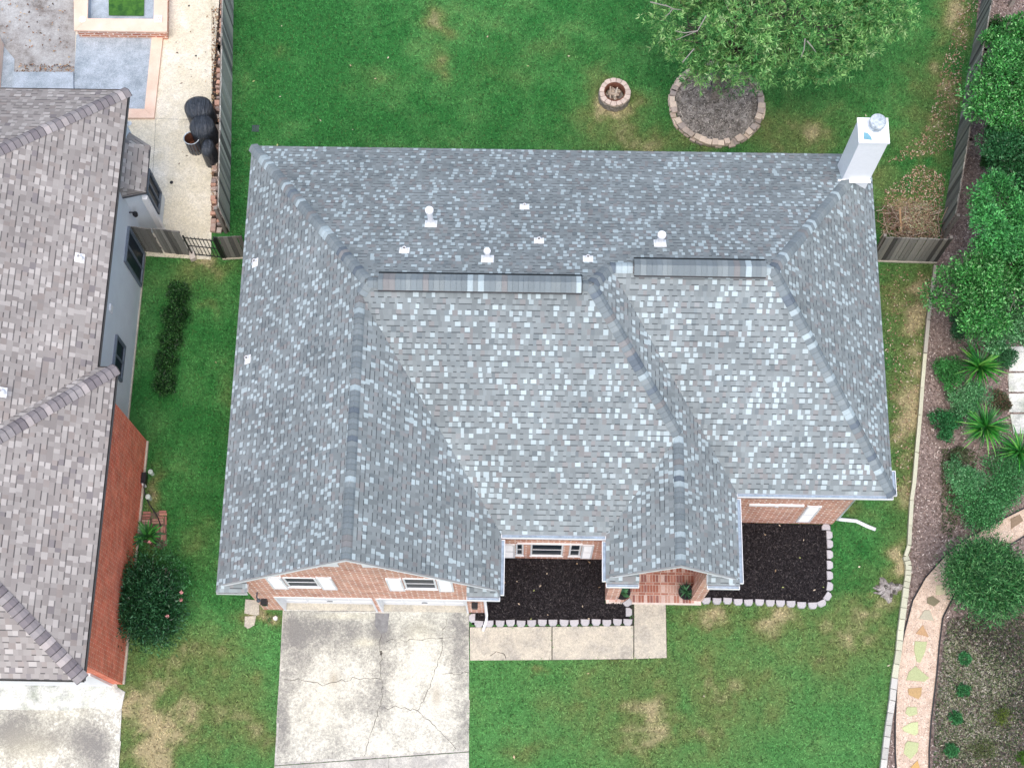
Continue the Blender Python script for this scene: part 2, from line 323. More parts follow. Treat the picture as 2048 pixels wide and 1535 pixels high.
rm.poly([H_, Gg, Eb, R1b, R1a, K2]); rm.poly([Gg, (xF, yEr, Z0), Ef, Eb]); rm.poly([(xE, yEr, Z0), D_, R2a, R1b, Eb, Ef])
rm.poly([D_, Cc, R2b, R2a]); rm.poly([Cc, B_, R2b])
def eave_return(xo, sx, yy, yr, w_):      # small hipped return past the gable, corner xo, inward sign sx
    d = yr-yy; s_ = .55; xi = xo+sx*w_
    rm.poly([(xo, yy, Z0), (xi, yy, Z0), (xi, yr+.12, Z0+s_*(d+.12)), (xo+sx*(d+.12)*.6, yr+.12, Z0+s_*(d+.12))][::(1 if sx > 0 else -1)])
    rm.poly([(xo, yy, Z0), (xo+sx*(d+.12)*.6, yr+.12, Z0+s_*(d+.12)), (xo, yr+.12, Z0)][::(1 if sx > 0 else -1)])
for a in ((xL, 1, yG-.05, yGr, .80), (xI, -1, yG-.05, yGr, .86), (xF, 1, yE-.05, yEr, .85), (xE, -1, yE-.05, yEr, .84)): eave_return(*a)
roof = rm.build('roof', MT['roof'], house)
# shingle edge thickness + fascia + soffit
e = MB()
def edge(a, b, h=.16, t=.03):
    a, b = Vector(a), Vector(b); d = (b-a); p = Vector((d.y, -d.x, 0)).normalized()*t
    e.add([a-p, b-p, b+Vector((0, 0, -h))-p, a+Vector((0, 0, -h))-p, a+Vector((0, 0, -.012)), b+Vector((0, 0, -.012)), b+Vector((0, 0, -h)), a+Vector((0, 0, -h))], [(4, 5, 6, 7), (3, 2, 1, 0), (7, 6, 2, 3)])
per = [A_, B_, Cc, D_, (xE, yEr, Z0)]
for a, b in ((A_, B_), (B_, Cc), (Cc, D_), (D_, (xE, yE, Z0)), ((xF, yE, Z0), Gg), (Gg, H_), (H_, (xI, yG, Z0)), ((xL, yG, Z0), A_)): edge(b, a)
for a, b in ((Gf, (xL, yGr, Z0)), ((xI, yGr, Z0), Gf), (Ef, (xF, yEr, Z0)), ((xE, yEr, Z0), Ef)): edge(a, b, .17)
for x0, x1_, yy in ((xL, xL+.8, yG-.05), (xI-.86, xI, yG-.05), (xF, xF+.85, yE-.05), (xE-.84, xE, yE-.05)): edge((x1_, yy, Z0), (x0, yy, Z0), .15)
e.build('fascia', MT['white'], house)
s = MB(); zs = Z0-.15
s.box(xL+.03, -7.2, yG, yB-.03, zs, zs+.02); s.box(-7.2, xR-.03, 19.05, yB-.03, zs, zs+.02); s.box(8.92, xR-.03, yFR+.03, 19.05, zs, zs+.02)
s.box(5.13, 8.92, yFR+.03, 9.86, zs, zs+.02); s.box(5.13, xE-.03, yE, yFR+.03, zs, zs+.02); s.box(xF+.03, 2.4, yE, yM+.03, zs, zs+.02)
s.box(-.98, 2.4, yM+.03, 8.72, zs, zs+.02); s.box(-.98, xI-.03, yG, yM+.03, zs, zs+.02)
s.box(-7.2, xL+.8, yG, 7.14, zs, zs+.02); s.box(xI-.86, -.98, yG, 7.14, zs, zs+.02); s.box(2.4, xF+.85, yE, 7.57, zs, zs+.02); s.box(xE-.84, 5.13, yE, 7.57, zs, zs+.02)
s.build('soffit', MT['white'], house)
# walls
wb = MB(); wt = Z0-.12
def wall(a, b, z0=0, z1_=None):
    z1_ = wt if z1_ is None else z1_
    wb.quad((a[0], a[1], z0), (b[0], b[1], z0), (b[0], b[1], z1_), (a[0], a[1], z1_))
wall((-7.2, 19.05), (-7.2, 7.14)); wall((8.92, 19.05), (-7.2, 19.05)); wall((8.92, 9.86), (8.92, 19.05)); wall((5.13, 9.86), (8.92, 9.86))
wall((5.13, 7.57), (5.13, 9.86)); wall((-.98, 8.72), (2.4, 8.72)); wall((2.4, 8.72), (2.4, 7.57)); wall((-.98, 7.14), (-.98, 8.72))
# garage gable front wall with two openings
GO = ((-6.62, -3.98), (-3.88, -1.43)); HD = 2.08; YG = 7.14
def gz(x): return min(Z0+ml*(x-xL), Z0+mg*(xI-x))-.02
def vstrip(x0, x1_, za, zb0, zb1, Y, thick=0): wb.quad((x0, Y, za), (x1_, Y, za), (x1_, Y, zb1), (x0, Y, zb0))
for x0, x1_ in ((-7.2, GO[0][0]), (GO[0][1], GO[1][0]), (GO[1][1], -.98)): vstrip(x0, x1_, 0, HD, HD, YG)
xs = [-7.2, -6.62, -5.5, xg, -3.0, -1.43, -.98]
for x0, x1_ in zip(xs, xs[1:]): vstrip(x0, x1_, HD, gz(x0), gz(x1_), YG)
for x0, x1_ in GO:
    wb.quad((x0, YG, 0), (x0, YG, HD), (x0, YG+.26, HD), (x0, YG+.26, 0)); wb.quad((x1_, YG, 0), (x1_, YG+.26, 0), (x1_, YG+.26, HD), (x1_, YG, HD)); wb.quad((x0, YG, HD), (x1_, YG, HD), (x1_, YG+.26, HD), (x0, YG+.26, HD))
# entrance gable with arch, 0.3 m thick piers
YE = 7.57; ax0, ax1 = 2.76, 4.80; axc = (ax0+ax1)/2+.05
def arch(x): t = (x-axc)/((ax1-ax0)/2+.08); return 4.0+.80*math.sqrt(max(0, 1-t*t))
def ez(x): return min(Z0+me_*(x-xF), Z0+m1*(xE-x))-.02
for Y in (YE, YE+.3):
    wb.quad((2.4, Y, 0), (ax0, Y, 0), (ax0, Y, ez(ax0)), (2.4, Y, ez(2.4))); wb.quad((ax1, Y, 0), (5.13, Y, 0), (5.13, Y, ez(5.13)), (ax1, Y, ez(ax1)))
    xs = [ax0+(ax1-ax0)*i/16 for i in range(17)]+[xe]; xs.sort()
    for x0, x1_ in zip(xs, xs[1:]): wb.quad((x0, Y, min(arch(x0), ez(x0)-.06)), (x1_, Y, min(arch(x1_), ez(x1_)-.06)), (x1_, Y, ez(x1_)), (x0, Y, ez(x0)))
wb.quad((ax0, YE, 0), (ax0, YE+.3, 0), (ax0, YE+.3, arch(ax0)), (ax0, YE, arch(ax0))); wb.quad((ax1, YE, 0), (ax1, YE, arch(ax1)), (ax1, YE+.3, arch(ax1)), (ax1, YE+.3, 0))
wb.quad((ax1+.1, YE+.3, 0), (ax1+.1, YE+.3, wt), (ax1+.1, 9.8, wt), (ax1+.1, 9.8, 0)); wb.quad((2.5, YE+.3, 0), (2.5, 9.8, 0), (2.5, 9.8, wt), (2.5, YE+.3, wt)); wall((2.5, 9.8), (ax1+.1, 9.8))
wb.build('wall', MT['brick'], house)
# soldier courses, sills
for x0, x1_, Y, z in ((-.95, 2.38, 8.72, 2.5), (5.16, 8.9, 9.86, 2.85)):
    n = int((x1_-x0)/.085); sd_ = MB()
    for i in range(n):
        xx = x0+i*(x1_-x0)/n; sd_.cur = random.choice([(.40,.17,.12), (.55,.30,.22), (.30,.13,.10), (.48,.25,.18)]); sd_.box(xx+.006, xx+(x1_-x0)/n-.006, Y-.02, Y+.01, z, z+.21)
    sd_.build('soldier_course', MT['stone'], house)
# garage doors
for x0, x1_ in GO:
    d = MB(); d.box(x0+.02, x1_-.02, YG+.2, YG+.24, 0.02, HD-.02); 
    for k_ in range(4):
        for j in range(4):
            px0 = x0+.12+j*(x1_-x0-.2)/4; d.box(px0, px0+(x1_-x0-.2)/4-.08, YG+.185, YG+.2, .1+k_*.49, .1+k_*.49+.36)
    gd = d.build('garage_door', MT['white'], house)
    fr_ = MB(); fr_.box(x0, x0+.05, YG-.02, YG+.2, 0, HD); fr_.box(x1_-.05, x1_, YG-.02, YG+.2, 0, HD); fr_.box(x0+.05, x1_-.05, YG-.02, YG+.2, HD-.06, HD); fr_.build('frame', MT['white'], gd)
    h = MB(); h.box((x0+x1_)/2-.08, (x0+x1_)/2+.08, YG+.165, YG+.18, .5, .53); h.build('handle', MT['dgrey'], gd)
def window(x0, x1_, z0, z1_, Y, parent, bars=1, frame='white'):
    f = MB(); t = .05; dp = .025
    f.box(x0, x0+t, Y-dp, Y+.0, z0, z1_); f.box(x1_-t, x1_, Y-dp, Y, z0, z1_); f.box(x0+t, x1_-t, Y-dp, Y, z0, z0+t); f.box(x0+t, x1_-t, Y-dp, Y, z1_-t, z1_)
    f.box(x0-.02, x1_+.02, Y-dp-.03, Y-dp-.003, z0-.04, z0-.001)
    wo = f.build('window', MT[frame], parent)
    b = MB(); b.quad((x0+t, Y-.006, z0+t), (x1_-t, Y-.006, z0+t), (x1_-t, Y-.006, z1_-t), (x0+t, Y-.006, z1_-t)); b.build('pane', MT['glass'], wo)
    q = MB(); q.box(x0+t, x1_-t, Y-dp+.004, Y-.009, (z0+z1_)/2-.02, (z0+z1_)/2+.02); q.build('sash_rail', MT[frame], wo)
    return wo
def shutter(x0, x1_, z0, z1_, Y, parent):
    s_ = MB(); s_.box(x0, x0+.05, Y-.045, Y, z0, z1_); s_.box(x1_-.05, x1_, Y-.045, Y, z0, z1_)
    for za, zb in ((z0, z0+.07), (z1_-.07, z1_), ((z0+z1_)/2-.035, (z0+z1_)/2+.035)): s_.box(x0+.05, x1_-.05, Y-.045, Y, za, zb)
    z = z0+.08
    while z < z1_-.09: s_.add([(x0+.05, Y-.012, z+.035), (x1_-.05, Y-.012, z+.035), (x1_-.05, Y-.042, z), (x0+.05, Y-.042, z)], [(0, 1, 2, 3)][::1]); z += .045
    s_.box(x0+.05, x1_-.05, Y-.008, Y-.001, z0, z1_)
    return s_.build('shutter', MT['white'], parent)
window(-5.97, -5.15, 3.68, 4.83, YG, house); window(-2.95, -2.13, 3.68, 4.95, YG, house)
for a, b in ((-6.40, -6.0), (-5.12, -4.73), (-3.38, -2.98), (-2.10, -1.71)): shutter(a, b, 3.40, 4.92, YG, house)
Yw = 8.72
window(-.14, .08, .58, 1.98, Yw, house, frame='white'); window(.27, 1.17, .58, 2.0, Yw, house); window(1.34, 1.66, .58, 2.0, Yw, house)
shutter(-.50, -.16, .25, 1.95, Yw, house); shutter(1.68, 2.0, .3, 2.02, Yw, house); shutter(7.81, 8.2, .37, 2.18, 9.86, house)
t_ = MB(); t_.box(-.1, 1.68, Yw-.05, Yw-.001, 2.06, 2.12); t_.build('window_head', MT['white'], house); t_ = MB(); t_.box(6.2, 7.7, 9.80, 9.859, 2.22, 2.30); t_.box(6.9, 7.0, 9.78, 9.799, 2.2, 2.32); t_.build('window_head', MT['white'], house)
# white boards under the garage ridge, keystone
for sx in (-1, 1):
    t_ = MB()
    xa_, xb_ = xg+sx*.28, xg+sx*1.0
    za_, zb_ = gz(xa_)-.14, gz(xb_)-.14
    if sx < 0: t_.quad((xb_, YG-.03, zb_-.02), (xb_, YG-.03, zb_), (xa_, YG-.03, za_), (xa_, YG-.03, zb_-.02))
    else: t_.quad((xa_, YG-.03, zb_-.02), (xa_, YG-.03, za_), (xb_, YG-.03, zb_), (xb_, YG-.03, zb_-.02))
    t_.build('gable_board', MT['white'], house)
t_ = MB(); t_.prism([(3.68, YE-.03), (3.92, YE-.03), (3.92, YE), (3.68, YE)], 4.74, 4.95); t_.build('keystone', MT['white'], house)
for x in (-7.02+.1, -1.22):
    l = MB(); l.box(x-.07, x+.07, YG-.16, YG-.03, 1.5, 1.78); lo = l.build('wall_lamp', MT['black'], house); l = MB(); l.box(x-.03, x+.03, YG-.03, YG, 1.62, 1.72); l.box(x-.085, x+.085, YG-.175, YG-.015, 1.78, 1.80); l.build('bracket', MT['black'], lo)
l = MB(); l.tube([(-6.95, YG, 2.7), (-6.95, YG-.14, 2.72), (-6.92, YG-.2, 2.62)], .02); l.lathe([(.0, .06), (.05, .03), (.06, -.03), (0, -.04)], (-6.92, YG-.2, 2.6), 8); l.build('outdoor_lamp', MT['dgrey'], house)  # small outdoor floodlight on a bent arm beside the garage door
# gutters
def gutter(a, b, out, end=None):
    a, b, out = Vector((*a, 0)), Vector((*b, 0)), Vector(out); o = MB()
    def slab(p, q, t, z0, z1_):
        p2, q2 = p+out*t, q+out*t; o.add([(p.x, p.y, z0), (q.x, q.y, z0), (q2.x, q2.y, z0), (p2.x, p2.y, z0), (p.x, p.y, z1_), (q.x, q.y, z1_), (q2.x, q2.y, z1_), (p2.x, p2.y, z1_)], [(3, 2, 1, 0), (4, 5, 6, 7), (0, 1, 5, 4), (1, 2, 6, 5), (2, 3, 7, 6), (3, 0, 4, 7)])
    slab(a+out*.085, b+out*.085, .015, Z0-.13, Z0-.015); slab(a+out*.004, b+out*.004, .08, Z0-.13, Z0-.115)
    d = (b-a).normalized()
    for p in (a, b-d*.015):
        q = p+d*.015; o.add([(p.x+out.x*.005, p.y+out.y*.005, Z0-.115), (q.x+out.x*.005, q.y+out.y*.005, Z0-.115), (q.x+out.x*.083, q.y+out.y*.083, Z0-.115), (p.x+out.x*.083, p.y+out.y*.083, Z0-.115), (p.x+out.x*.005, p.y+out.y*.005, Z0-.02), (q.x+out.x*.005, q.y+out.y*.005, Z0-.02), (q.x+out.x*.083, q.y+out.y*.083, Z0-.02), (p.x+out.x*.083, p.y+out.y*.083, Z0-.02)], [(4, 5, 6, 7), (0, 1, 5, 4), (1, 2, 6, 5), (2, 3, 7, 6), (3, 0, 4, 7)])
    go = o.build('gutter', MT['white'], house)
    o = MB(); L = (b-a).length; i = .3
    p0, p1 = a+out*.006+d*.02, b+out*.006-d*.02; q0, q1 = a+out*.081+d*.02, b+out*.081-d*.02
    o.quad((p0.x, p0.y, Z0-.06), (p1.x, p1.y, Z0-.06), (q1.x, q1.y, Z0-.06), (q0.x, q0.y, Z0-.06)); o.build('leaf_guard', MT['gutter_in'], go)  # blue-grey tone of the guard carries the trough's interior shade
gutter((xI+.0, yM), (xF, yM), (0, -1, 0)); gutter((xE, yFR), (xR, yFR), (0, -1, 0)); gutter((xR, yFR), (xR, yFR+.68), (1, 0, 0))
gutter((xI, yG), (xI, yM-.14), (1, 0, 0)); gutter((xF, yE), (xF, yM-.14), (-1, 0, 0)); gutter((xE, yE), (xE, yFR-.14), (1, 0, 0))
gutter((xI-.86, yG-.05), (xI+.0, yG-.05), (0, -1, 0)); gutter((xF, yE-.05), (xF+.85, yE-.05), (0, -1, 0)); gutter((xE-.84, yE-.05), (xE, yE-.05), (0, -1, 0))
dsp = MB(); pts = [g(975, 1186, 3.75), Vector((-.93, 7.05, 3.4)), Vector((-.93, 7.05, .25)), g(973, 1240, .12), g(966, 1261, .06)]
dsp.tube(pts, .045, 8); dsp.build('downspout', MT['white_metal'], house, smooth=True)
dsp = MB(); dsp.tube([(8.98, 9.95, 3.7), (8.99, 9.95, .3), g(1680, 1038, .08), g(1712, 1041, .06), g(1735, 1052, .06), g(1751, 1058, .05)], .055, 8); dsp.build('downspout', MT['white_metal'], house, smooth=True)
# ridge caps
CAPC = [(.20,.235,.25)]*8+[(.235,.27,.28)]*5+[(.40,.48,.505)]*3+[(.14,.17,.20)]*1+[(.235,.235,.235)]*2
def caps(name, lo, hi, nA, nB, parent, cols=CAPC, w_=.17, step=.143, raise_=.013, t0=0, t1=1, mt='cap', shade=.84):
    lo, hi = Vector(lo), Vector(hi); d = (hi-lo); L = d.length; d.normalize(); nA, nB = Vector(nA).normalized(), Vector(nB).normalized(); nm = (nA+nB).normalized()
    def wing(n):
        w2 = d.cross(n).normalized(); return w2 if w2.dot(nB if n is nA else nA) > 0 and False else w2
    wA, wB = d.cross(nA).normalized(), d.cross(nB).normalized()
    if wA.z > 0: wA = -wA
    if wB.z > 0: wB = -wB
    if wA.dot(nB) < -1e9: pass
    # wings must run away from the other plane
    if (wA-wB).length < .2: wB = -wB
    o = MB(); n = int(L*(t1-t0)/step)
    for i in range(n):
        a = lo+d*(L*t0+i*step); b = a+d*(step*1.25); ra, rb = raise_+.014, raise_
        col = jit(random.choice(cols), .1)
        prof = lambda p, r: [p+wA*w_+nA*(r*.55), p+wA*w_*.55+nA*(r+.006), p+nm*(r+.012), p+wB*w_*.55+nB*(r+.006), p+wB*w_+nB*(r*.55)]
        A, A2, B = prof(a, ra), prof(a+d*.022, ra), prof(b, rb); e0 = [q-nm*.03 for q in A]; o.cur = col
        o.add(A2+B, [(k, k+1, k+6, k+5) for k in range(4)]); o.cur = tuple(c*shade for c in col)  # lower strip darkened: overlap shadow painted in, plus the black asphalt edge
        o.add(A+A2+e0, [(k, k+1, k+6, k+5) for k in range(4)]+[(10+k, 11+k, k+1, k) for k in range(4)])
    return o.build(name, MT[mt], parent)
def nrm(pl): return (-pl[0], -pl[1], 1)
cp = lambda lo, hi, a, b, **k: caps('ridge_cap', lo, hi, nrm(PL[a]), nrm(PL[b]), roof, **k)
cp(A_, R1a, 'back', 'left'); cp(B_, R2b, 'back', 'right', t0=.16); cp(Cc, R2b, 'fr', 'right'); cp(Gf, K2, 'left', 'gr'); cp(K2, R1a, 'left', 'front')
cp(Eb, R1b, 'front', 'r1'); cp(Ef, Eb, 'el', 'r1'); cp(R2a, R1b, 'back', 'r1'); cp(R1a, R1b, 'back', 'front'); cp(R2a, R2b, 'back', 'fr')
def ridge_vent(px0, px1, y, z, a, b):
    x0 = gY(px0, 555, y).x; d = ray(px0, 0)
    # solve x for the pixel columns at the ridge
    def col(px):
        best = None
        for i in range(800):
            x = -6+i*.02; q = Vector((x, y, z))-O; p = 1024+F_PX*q.dot(AR)/q.dot(AF)
            if best is None or abs(p-px) < best[0]: best = (abs(p-px), x)
        return best[1]
    x0, x1_ = col(px0), col(px1); na, nb = Vector(nrm(a)).normalized(), Vector(nrm(b)).normalized()
    wa, wb_ = Vector((0, na.z, -na.y)), Vector((0, -nb.z, nb.y))
    if wa.z > 0: wa = -wa
    if wb_.z > 0: wb_ = -wb_
    o = MB(); r = .10; w_ = .235
    pr = [Vector((0, y, z))+wa*w_+na*.01, Vector((0, y, z))+wa*w_+na*r, Vector((0, y, z+r*1.15)), Vector((0, y, z))+wb_*w_+nb*r, Vector((0, y, z))+wb_*w_+nb*.01]; pr[0] += wa*.05; pr[1] += wa*.05
    n = len(pr); X = [Vector((x0, 0, 0)), Vector((x1_, 0, 0))]
    o.add([p+X[0] for p in pr]+[p+X[1] for p in pr], [(i+1, i, i+n, i+1+n) for i in range(n-1)]+[tuple(range(n)), tuple(range(2*n-1, n-1, -1))])
    v = o.build('ridge_vent', MT['black'], roof)
    o = MB(); x = x0; w2 = .195
    while x < x1_-.05:
        xx = min(x+random.choice([.12, .143, .15]), x1_); o.cur = jit(random.choice(CAPC[:13]*3+CAPC[13:]), .08)
        for (w_d, nn) in ((wa, na), (wb_, nb)):
            t = Vector((0, y, z+r*1.15+.012)); q = Vector((0, y, z))+w_d*w2+nn*(r+.012)
            o.quad(t+Vector((x, 0, 0)), t+Vector((xx+.01, 0, 0)), q+Vector((xx+.01, 0, 0)), q+Vector((x, 0, 0)))
        x = xx
    c_ = o.build('vent_cover', MT['cap'], house)
ridge_vent(757, 1165, y1, z1, PL['back'], PL['front']); ridge_vent(1268, 1531, y2, z2, PL['back'], PL['fr'])
# roof vents
def pipe_vent(px, py, pl, h, r=.055, fl=.17, parent=house, hood=False):
    p = gP(px, py, pl); n = Vector(nrm(pl)).normalized(); T = Vector((-n.y, n.x, 0)).normalized(); S = n.cross(T)
    o = MB(); o.lathe([(r*1.9, -.05), (r*1.5, .08), (r, .14), (r, h), (r*.8, h), (r*.8, h-.05)], p, 14)
    if hood: o.lathe([(r*.9, h-.02), (r*1.45, h), (r*1.45, h+.09), (r*1.1, h+.11), (0, h+.115)], p, 14)
    v = o.build('vent_pipe', MT['white_metal'], parent, smooth=False)
    o = MB(); a = p+n*.012; q = [a+T*fl+S*fl*1.1, a-T*fl+S*fl*1.1, a-T*fl-S*fl*.9, a+T*fl-S*fl*.9]; o.add(q+[x-n*.012 for x in q], [(0, 1, 2, 3), (0, 4, 5, 1), (1, 5, 6, 2), (2, 6, 7, 3), (3, 7, 4, 0)])
    o.build('flashing', MT['white_metal'], v)
for px, py, h, r, hood in ((862, 447, .75, .075, 1), (975, 517, .42, .06, 1), (1320, 486, .45, .075, 1), (1049, 413, .14, .04, 0), (1078, 481, .14, .045, 0), (1176, 517, .16, .045, 0), (809, 500, .16, .045, 0)):
    pipe_vent(px, py, PL['back'], h, r, .13 if not hood else .16, hood=hood)
for px, py in ((510, 526), (495, 719)): pipe_vent(px, py, PL['left'], .2, .045, .12)
# chimney
ch = MB(); cx0, cx1, cy0, cy1, cz = 8.68, 9.43, 18.42, 19.10, 6.95
ch.box(cx0, cx1, cy0, cy1, 3.6, cz-.06)
chim = ch.build('chimney', MT['white_metal'], house)
c2 = MB(); c2.box(cx0-.03, cx1+.03, cy0-.03, cy1+.03, cz-.06, cz); c2.build('chase_top', MT['white_metal'], chim)
c2 = MB(); q = (9.12, 18.88, cz); c2.lathe([(.19, 0), (.19, .12), (.15, .14), (.15, .18), (.215, .19), (.215, .29), (.20, .305), (0, .32)], q, 28); c2.build('flue_cap', MT['galv'], chim)
c2 = MB(); c2.prism([(8.78, 18.5), (9.0, 18.47), (8.98, 18.56), (8.9, 18.68), (8.8, 18.7)], cz, cz+.004); c2.build('peeling_patch', plain('peeled_blue', (.16,.36,.45), .6), chim)
c2 = MB(); c2.box(cx0-.12, cx1+.02, cy0-.1, cy0-.002, 4.75, 4.78); c2.build('flashing', MT['white_metal'], chim)

# porch floor: rows of soldier bricks
pf = MB(); y = 7.50
while y < 9.75:
    x = 2.5
    while x < 4.9:
        pf.cur = random.choice([(.42,.20,.15), (.52,.33,.27), (.34,.14,.10), (.60,.45,.40), (.28,.13,.11)]); pf.box(x+.006, x+.076, y+.008, y+.21, .06, .085); x += .083
    y += .218
    x = 2.5
    while x < 4.9:
        pf.cur = random.choice([(.42,.20,.15), (.50,.30,.24), (.34,.15,.11)]); pf.box(x+.006, min(x+.2, 4.9), y+.008, y+.066, .06, .085); x += .21
    y += .074
pf.build('porch_floor', MT['stone'], None, kind='structure')
pm = MB(); pm.box(2.42, 5.1, 7.46, 9.78, -.02, .07); pm.build('porch_slab', plain('porch_mortar', (.66,.58,.52), .9), None, kind='structure')

# ================================================================== GROUND AND PAVING
gm = MB(); gm.quad((-300, -300, -.03), (300, -300, -.03), (300, 300, -.03), (-300, 300, -.03)); gm.cur = (1, 1, 1)
gnd = gm.build('ground', noisy('far_ground', [(.35, (.03,.07,.018)), (.65, (.06,.12,.035))], .4, 8, .95, 20, .3, .01), None, kind='structure')
# wear map of the lawn: (px, py, rx, ry, strength)
DRY = [(1310,1440,75,75,.85),(1350,1400,200,120,.42),(1330,1330,120,80,.35),(1420,1230,110,30,.6),(1560,1240,180,40,.5),(1690,1290,90,100,.45),(1740,1240,60,60,.7),
 (330,1470,115,80,.95),(380,1340,70,60,.6),(420,1300,60,40,.45),(300,1390,70,45,.55),(450,1440,80,70,.65),(480,1400,50,60,.4),(270,1350,40,60,.35),(250,1430,50,60,.9),(500,1480,60,60,.5),
 (875,50,22,26,.7),(550,96,22,14,.4),(885,130,18,30,.4),(745,160,60,25,.15),(1010,145,50,25,.2),(1222,222,62,34,.75),(1195,190,26,50,.6),(1290,280,110,30,.65),(1240,262,60,30,.6),
 (1600,272,110,50,.5),(1400,285,60,20,.5),(1890,150,26,110,.9),(1915,40,28,70,1.),(1880,250,34,70,.8),(1850,330,45,60,.75),(1815,395,40,40,.7),(1800,420,60,40,.9),(1800,300,40,40,.45),(1780,350,40,40,.4),(1850,200,40,80,.4),
 (1845,560,24,70,.85),(1830,700,30,160,.85),(1815,850,36,160,.9),(1800,780,30,130,.6),(1790,600,40,90,.5),(1820,1010,26,60,.8),(1800,1120,20,40,.9),(1770,1190,60,50,.8),(1700,1020,36,16,.5),
 (410,610,20,10,.4),(400,550,40,30,.6),(420,530,50,14,.8),(460,800,14,60,.25),(400,1080,30,60,.3),(310,1010,12,90,.8),(520,1235,40,14,.85),(1060,1500,50,26,.4),(1075,1340,20,8,.5),(1570,900,10,10,.3),(1100,100,60,20,.2)]
def wear(P):                                  # P: (n,2) world; returns dry amount 0..1
    q = np.concatenate([P, np.zeros((len(P), 1))], 1)-np.array(O); z = q@np.array(AF); px = 1024+F_PX*(q@np.array(AR))/z; py = 767.5-F_PX*(q@np.array(AU))/z
    d = np.zeros(len(P)); px = px+8*np.sin(py/17)+6*np.sin(py/7+1); py = py+8*np.sin(px/19)+5*np.sin(px/8)
    for x, y, rx, ry, s_ in DRY:
        s_ *= .72 if y < 1100 else .86
        d = np.maximum(d, s_*np.exp(-(((px-x)/rx)**2+((py-y)/ry)**2)*.9))
    def vn(sc, seed):                          # smooth value noise
        r = np.random.default_rng(seed).random((257, 257)); u = P/sc+1000; i = np.floor(u).astype(int); f = u-i; f = f*f*(3-2*f); a, b = i[:, 0] % 256, i[:, 1] % 256
        return (r[a, b]*(1-f[:, 0])+r[a+1, b]*f[:, 0])*(1-f[:, 1])+(r[a, b+1]*(1-f[:, 0])+r[a+1, b+1]*f[:, 0])*f[:, 1]
    n = .5*vn(.9, 1)+.3*vn(.33, 2)+.2*vn(.13, 3)
    n = np.clip(n+.55*(vn(2.6, 4)-.5)*.6+.035*np.sin((P[:, 0]*.5+P[:, 1])*5.2), 0, 1)  # sine term: mowing bands, light off leaning blades painted as a tone wave
    return np.clip(d*(-.1+2.1*n)+np.clip(n-.62, 0, 1)*.45, 0, 1), n, px, py
def lawn_col(P):
    d, n, px, py = wear(P); lush = np.array((.038,.185,.044)); mid = np.array((.125,.325,.10)); olive = np.array((.16,.22,.075)); tan = np.array((.44,.38,.22))
    side = np.clip((px-1740)/60, 0, 1)*np.clip((py-480)/60, 0, 1); d = np.clip(np.maximum(d, side*.22), 0, 1)
    t = np.clip(n*2.2-.7, 0, 1)[:, None]; c = lush*(1-t*.6)+mid*t*.6
    front = np.clip((py-1200)/60, 0, 1)[:, None]; c = c*(1-front*.5)+mid*front*.5
    a = np.clip(d/.4, 0, 1)[:, None]; c = c*(1-a)+olive*a; b = np.clip((d-.4)/.4, 0, 1)[:, None]; return c*(1-b)+tan*b
x0, x1_, y0, y1_ = -14.5, 16.5, 1.5, 29.0; nx, ny = 248, 220
gx, gy = np.meshgrid(np.linspace(x0, x1_, nx), np.linspace(y0, y1_, ny)); GP = np.stack([gx.ravel(), gy.ravel()], 1)
me = bpy.data.meshes.new('lawn'); idx = np.arange(nx*ny).reshape(ny, nx)
F4 = np.stack([idx[:-1, :-1], idx[:-1, 1:], idx[1:, 1:], idx[1:, :-1]], -1).reshape(-1, 4)
me.from_pydata(np.concatenate([GP, np.zeros((len(GP), 1))], 1).tolist(), [], F4.tolist()); finish(me, 'lawn', MT['lawn'], None, (0, 0, 0), lawn_col(GP)*.95, kind='structure')

def sheet(name, poly, z, m, z0=None, kind='structure', world=False, label=None, cat=None):
    P = poly if world else G2(poly); o = MB()
    if z0 is None: z0 = z-.05
    o.prism(P, z0, z); return o.build(name, MT[m] if isinstance(m, str) else m, None, label, cat, kind=kind), P
DW, DWP = sheet('driveway', [(566,1219),(552,1480),(549,1530.5),(938,1502.5),(938,1219)], .03, 'conc')
DW2, DW2P = sheet('driveway', [(549,1531.5),(544,1640),(938,1640),(938,1503.5)], .03, 'conc')
dwx = [(-6.62, -3.98), (-3.88, -1.43)]
for i, (a, b) in enumerate(dwx): sheet('garage_floor', [(a, 7.145), (b, 7.145), (b, 7.42), (a, 7.42)], .045, 'walk', world=True)
W1, W1P = sheet('front_walk', [(940,1254),(940,1320),(1103,1319),(1103,1253)], .03, 'walk'); W2, W2P = sheet('front_walk', [(1105,1253),(1105,1319),(1266.5,1317),(1266.5,1251)], .03, 'walk')
W3, W3P = sheet('front_walk', [(1268.5,1204),(1268.5,1317),(1333,1315),(1331,1204)], .034, 'walk')
BL, BLP = sheet('flower_bed', [(-.97, 8.71), (2.39, 8.71), (2.39, 7.46), tuple(g(1262,1203).xy), tuple(g(1258,1248).xy), tuple(g(944,1249).xy), tuple(g(942,1224).xy), (-.97, 7.15)], .06, 'mulch_black', world=True)
BR, BRP = sheet('flower_bed', [(5.14, 9.85), tuple(g(1660,1050).xy), tuple(g(1661,1160).xy), tuple(g(1656,1190).xy), tuple(g(1640,1208).xy), tuple(g(1405,1200).xy), (5.14, 7.55)], .06, 'mulch_black', world=True)
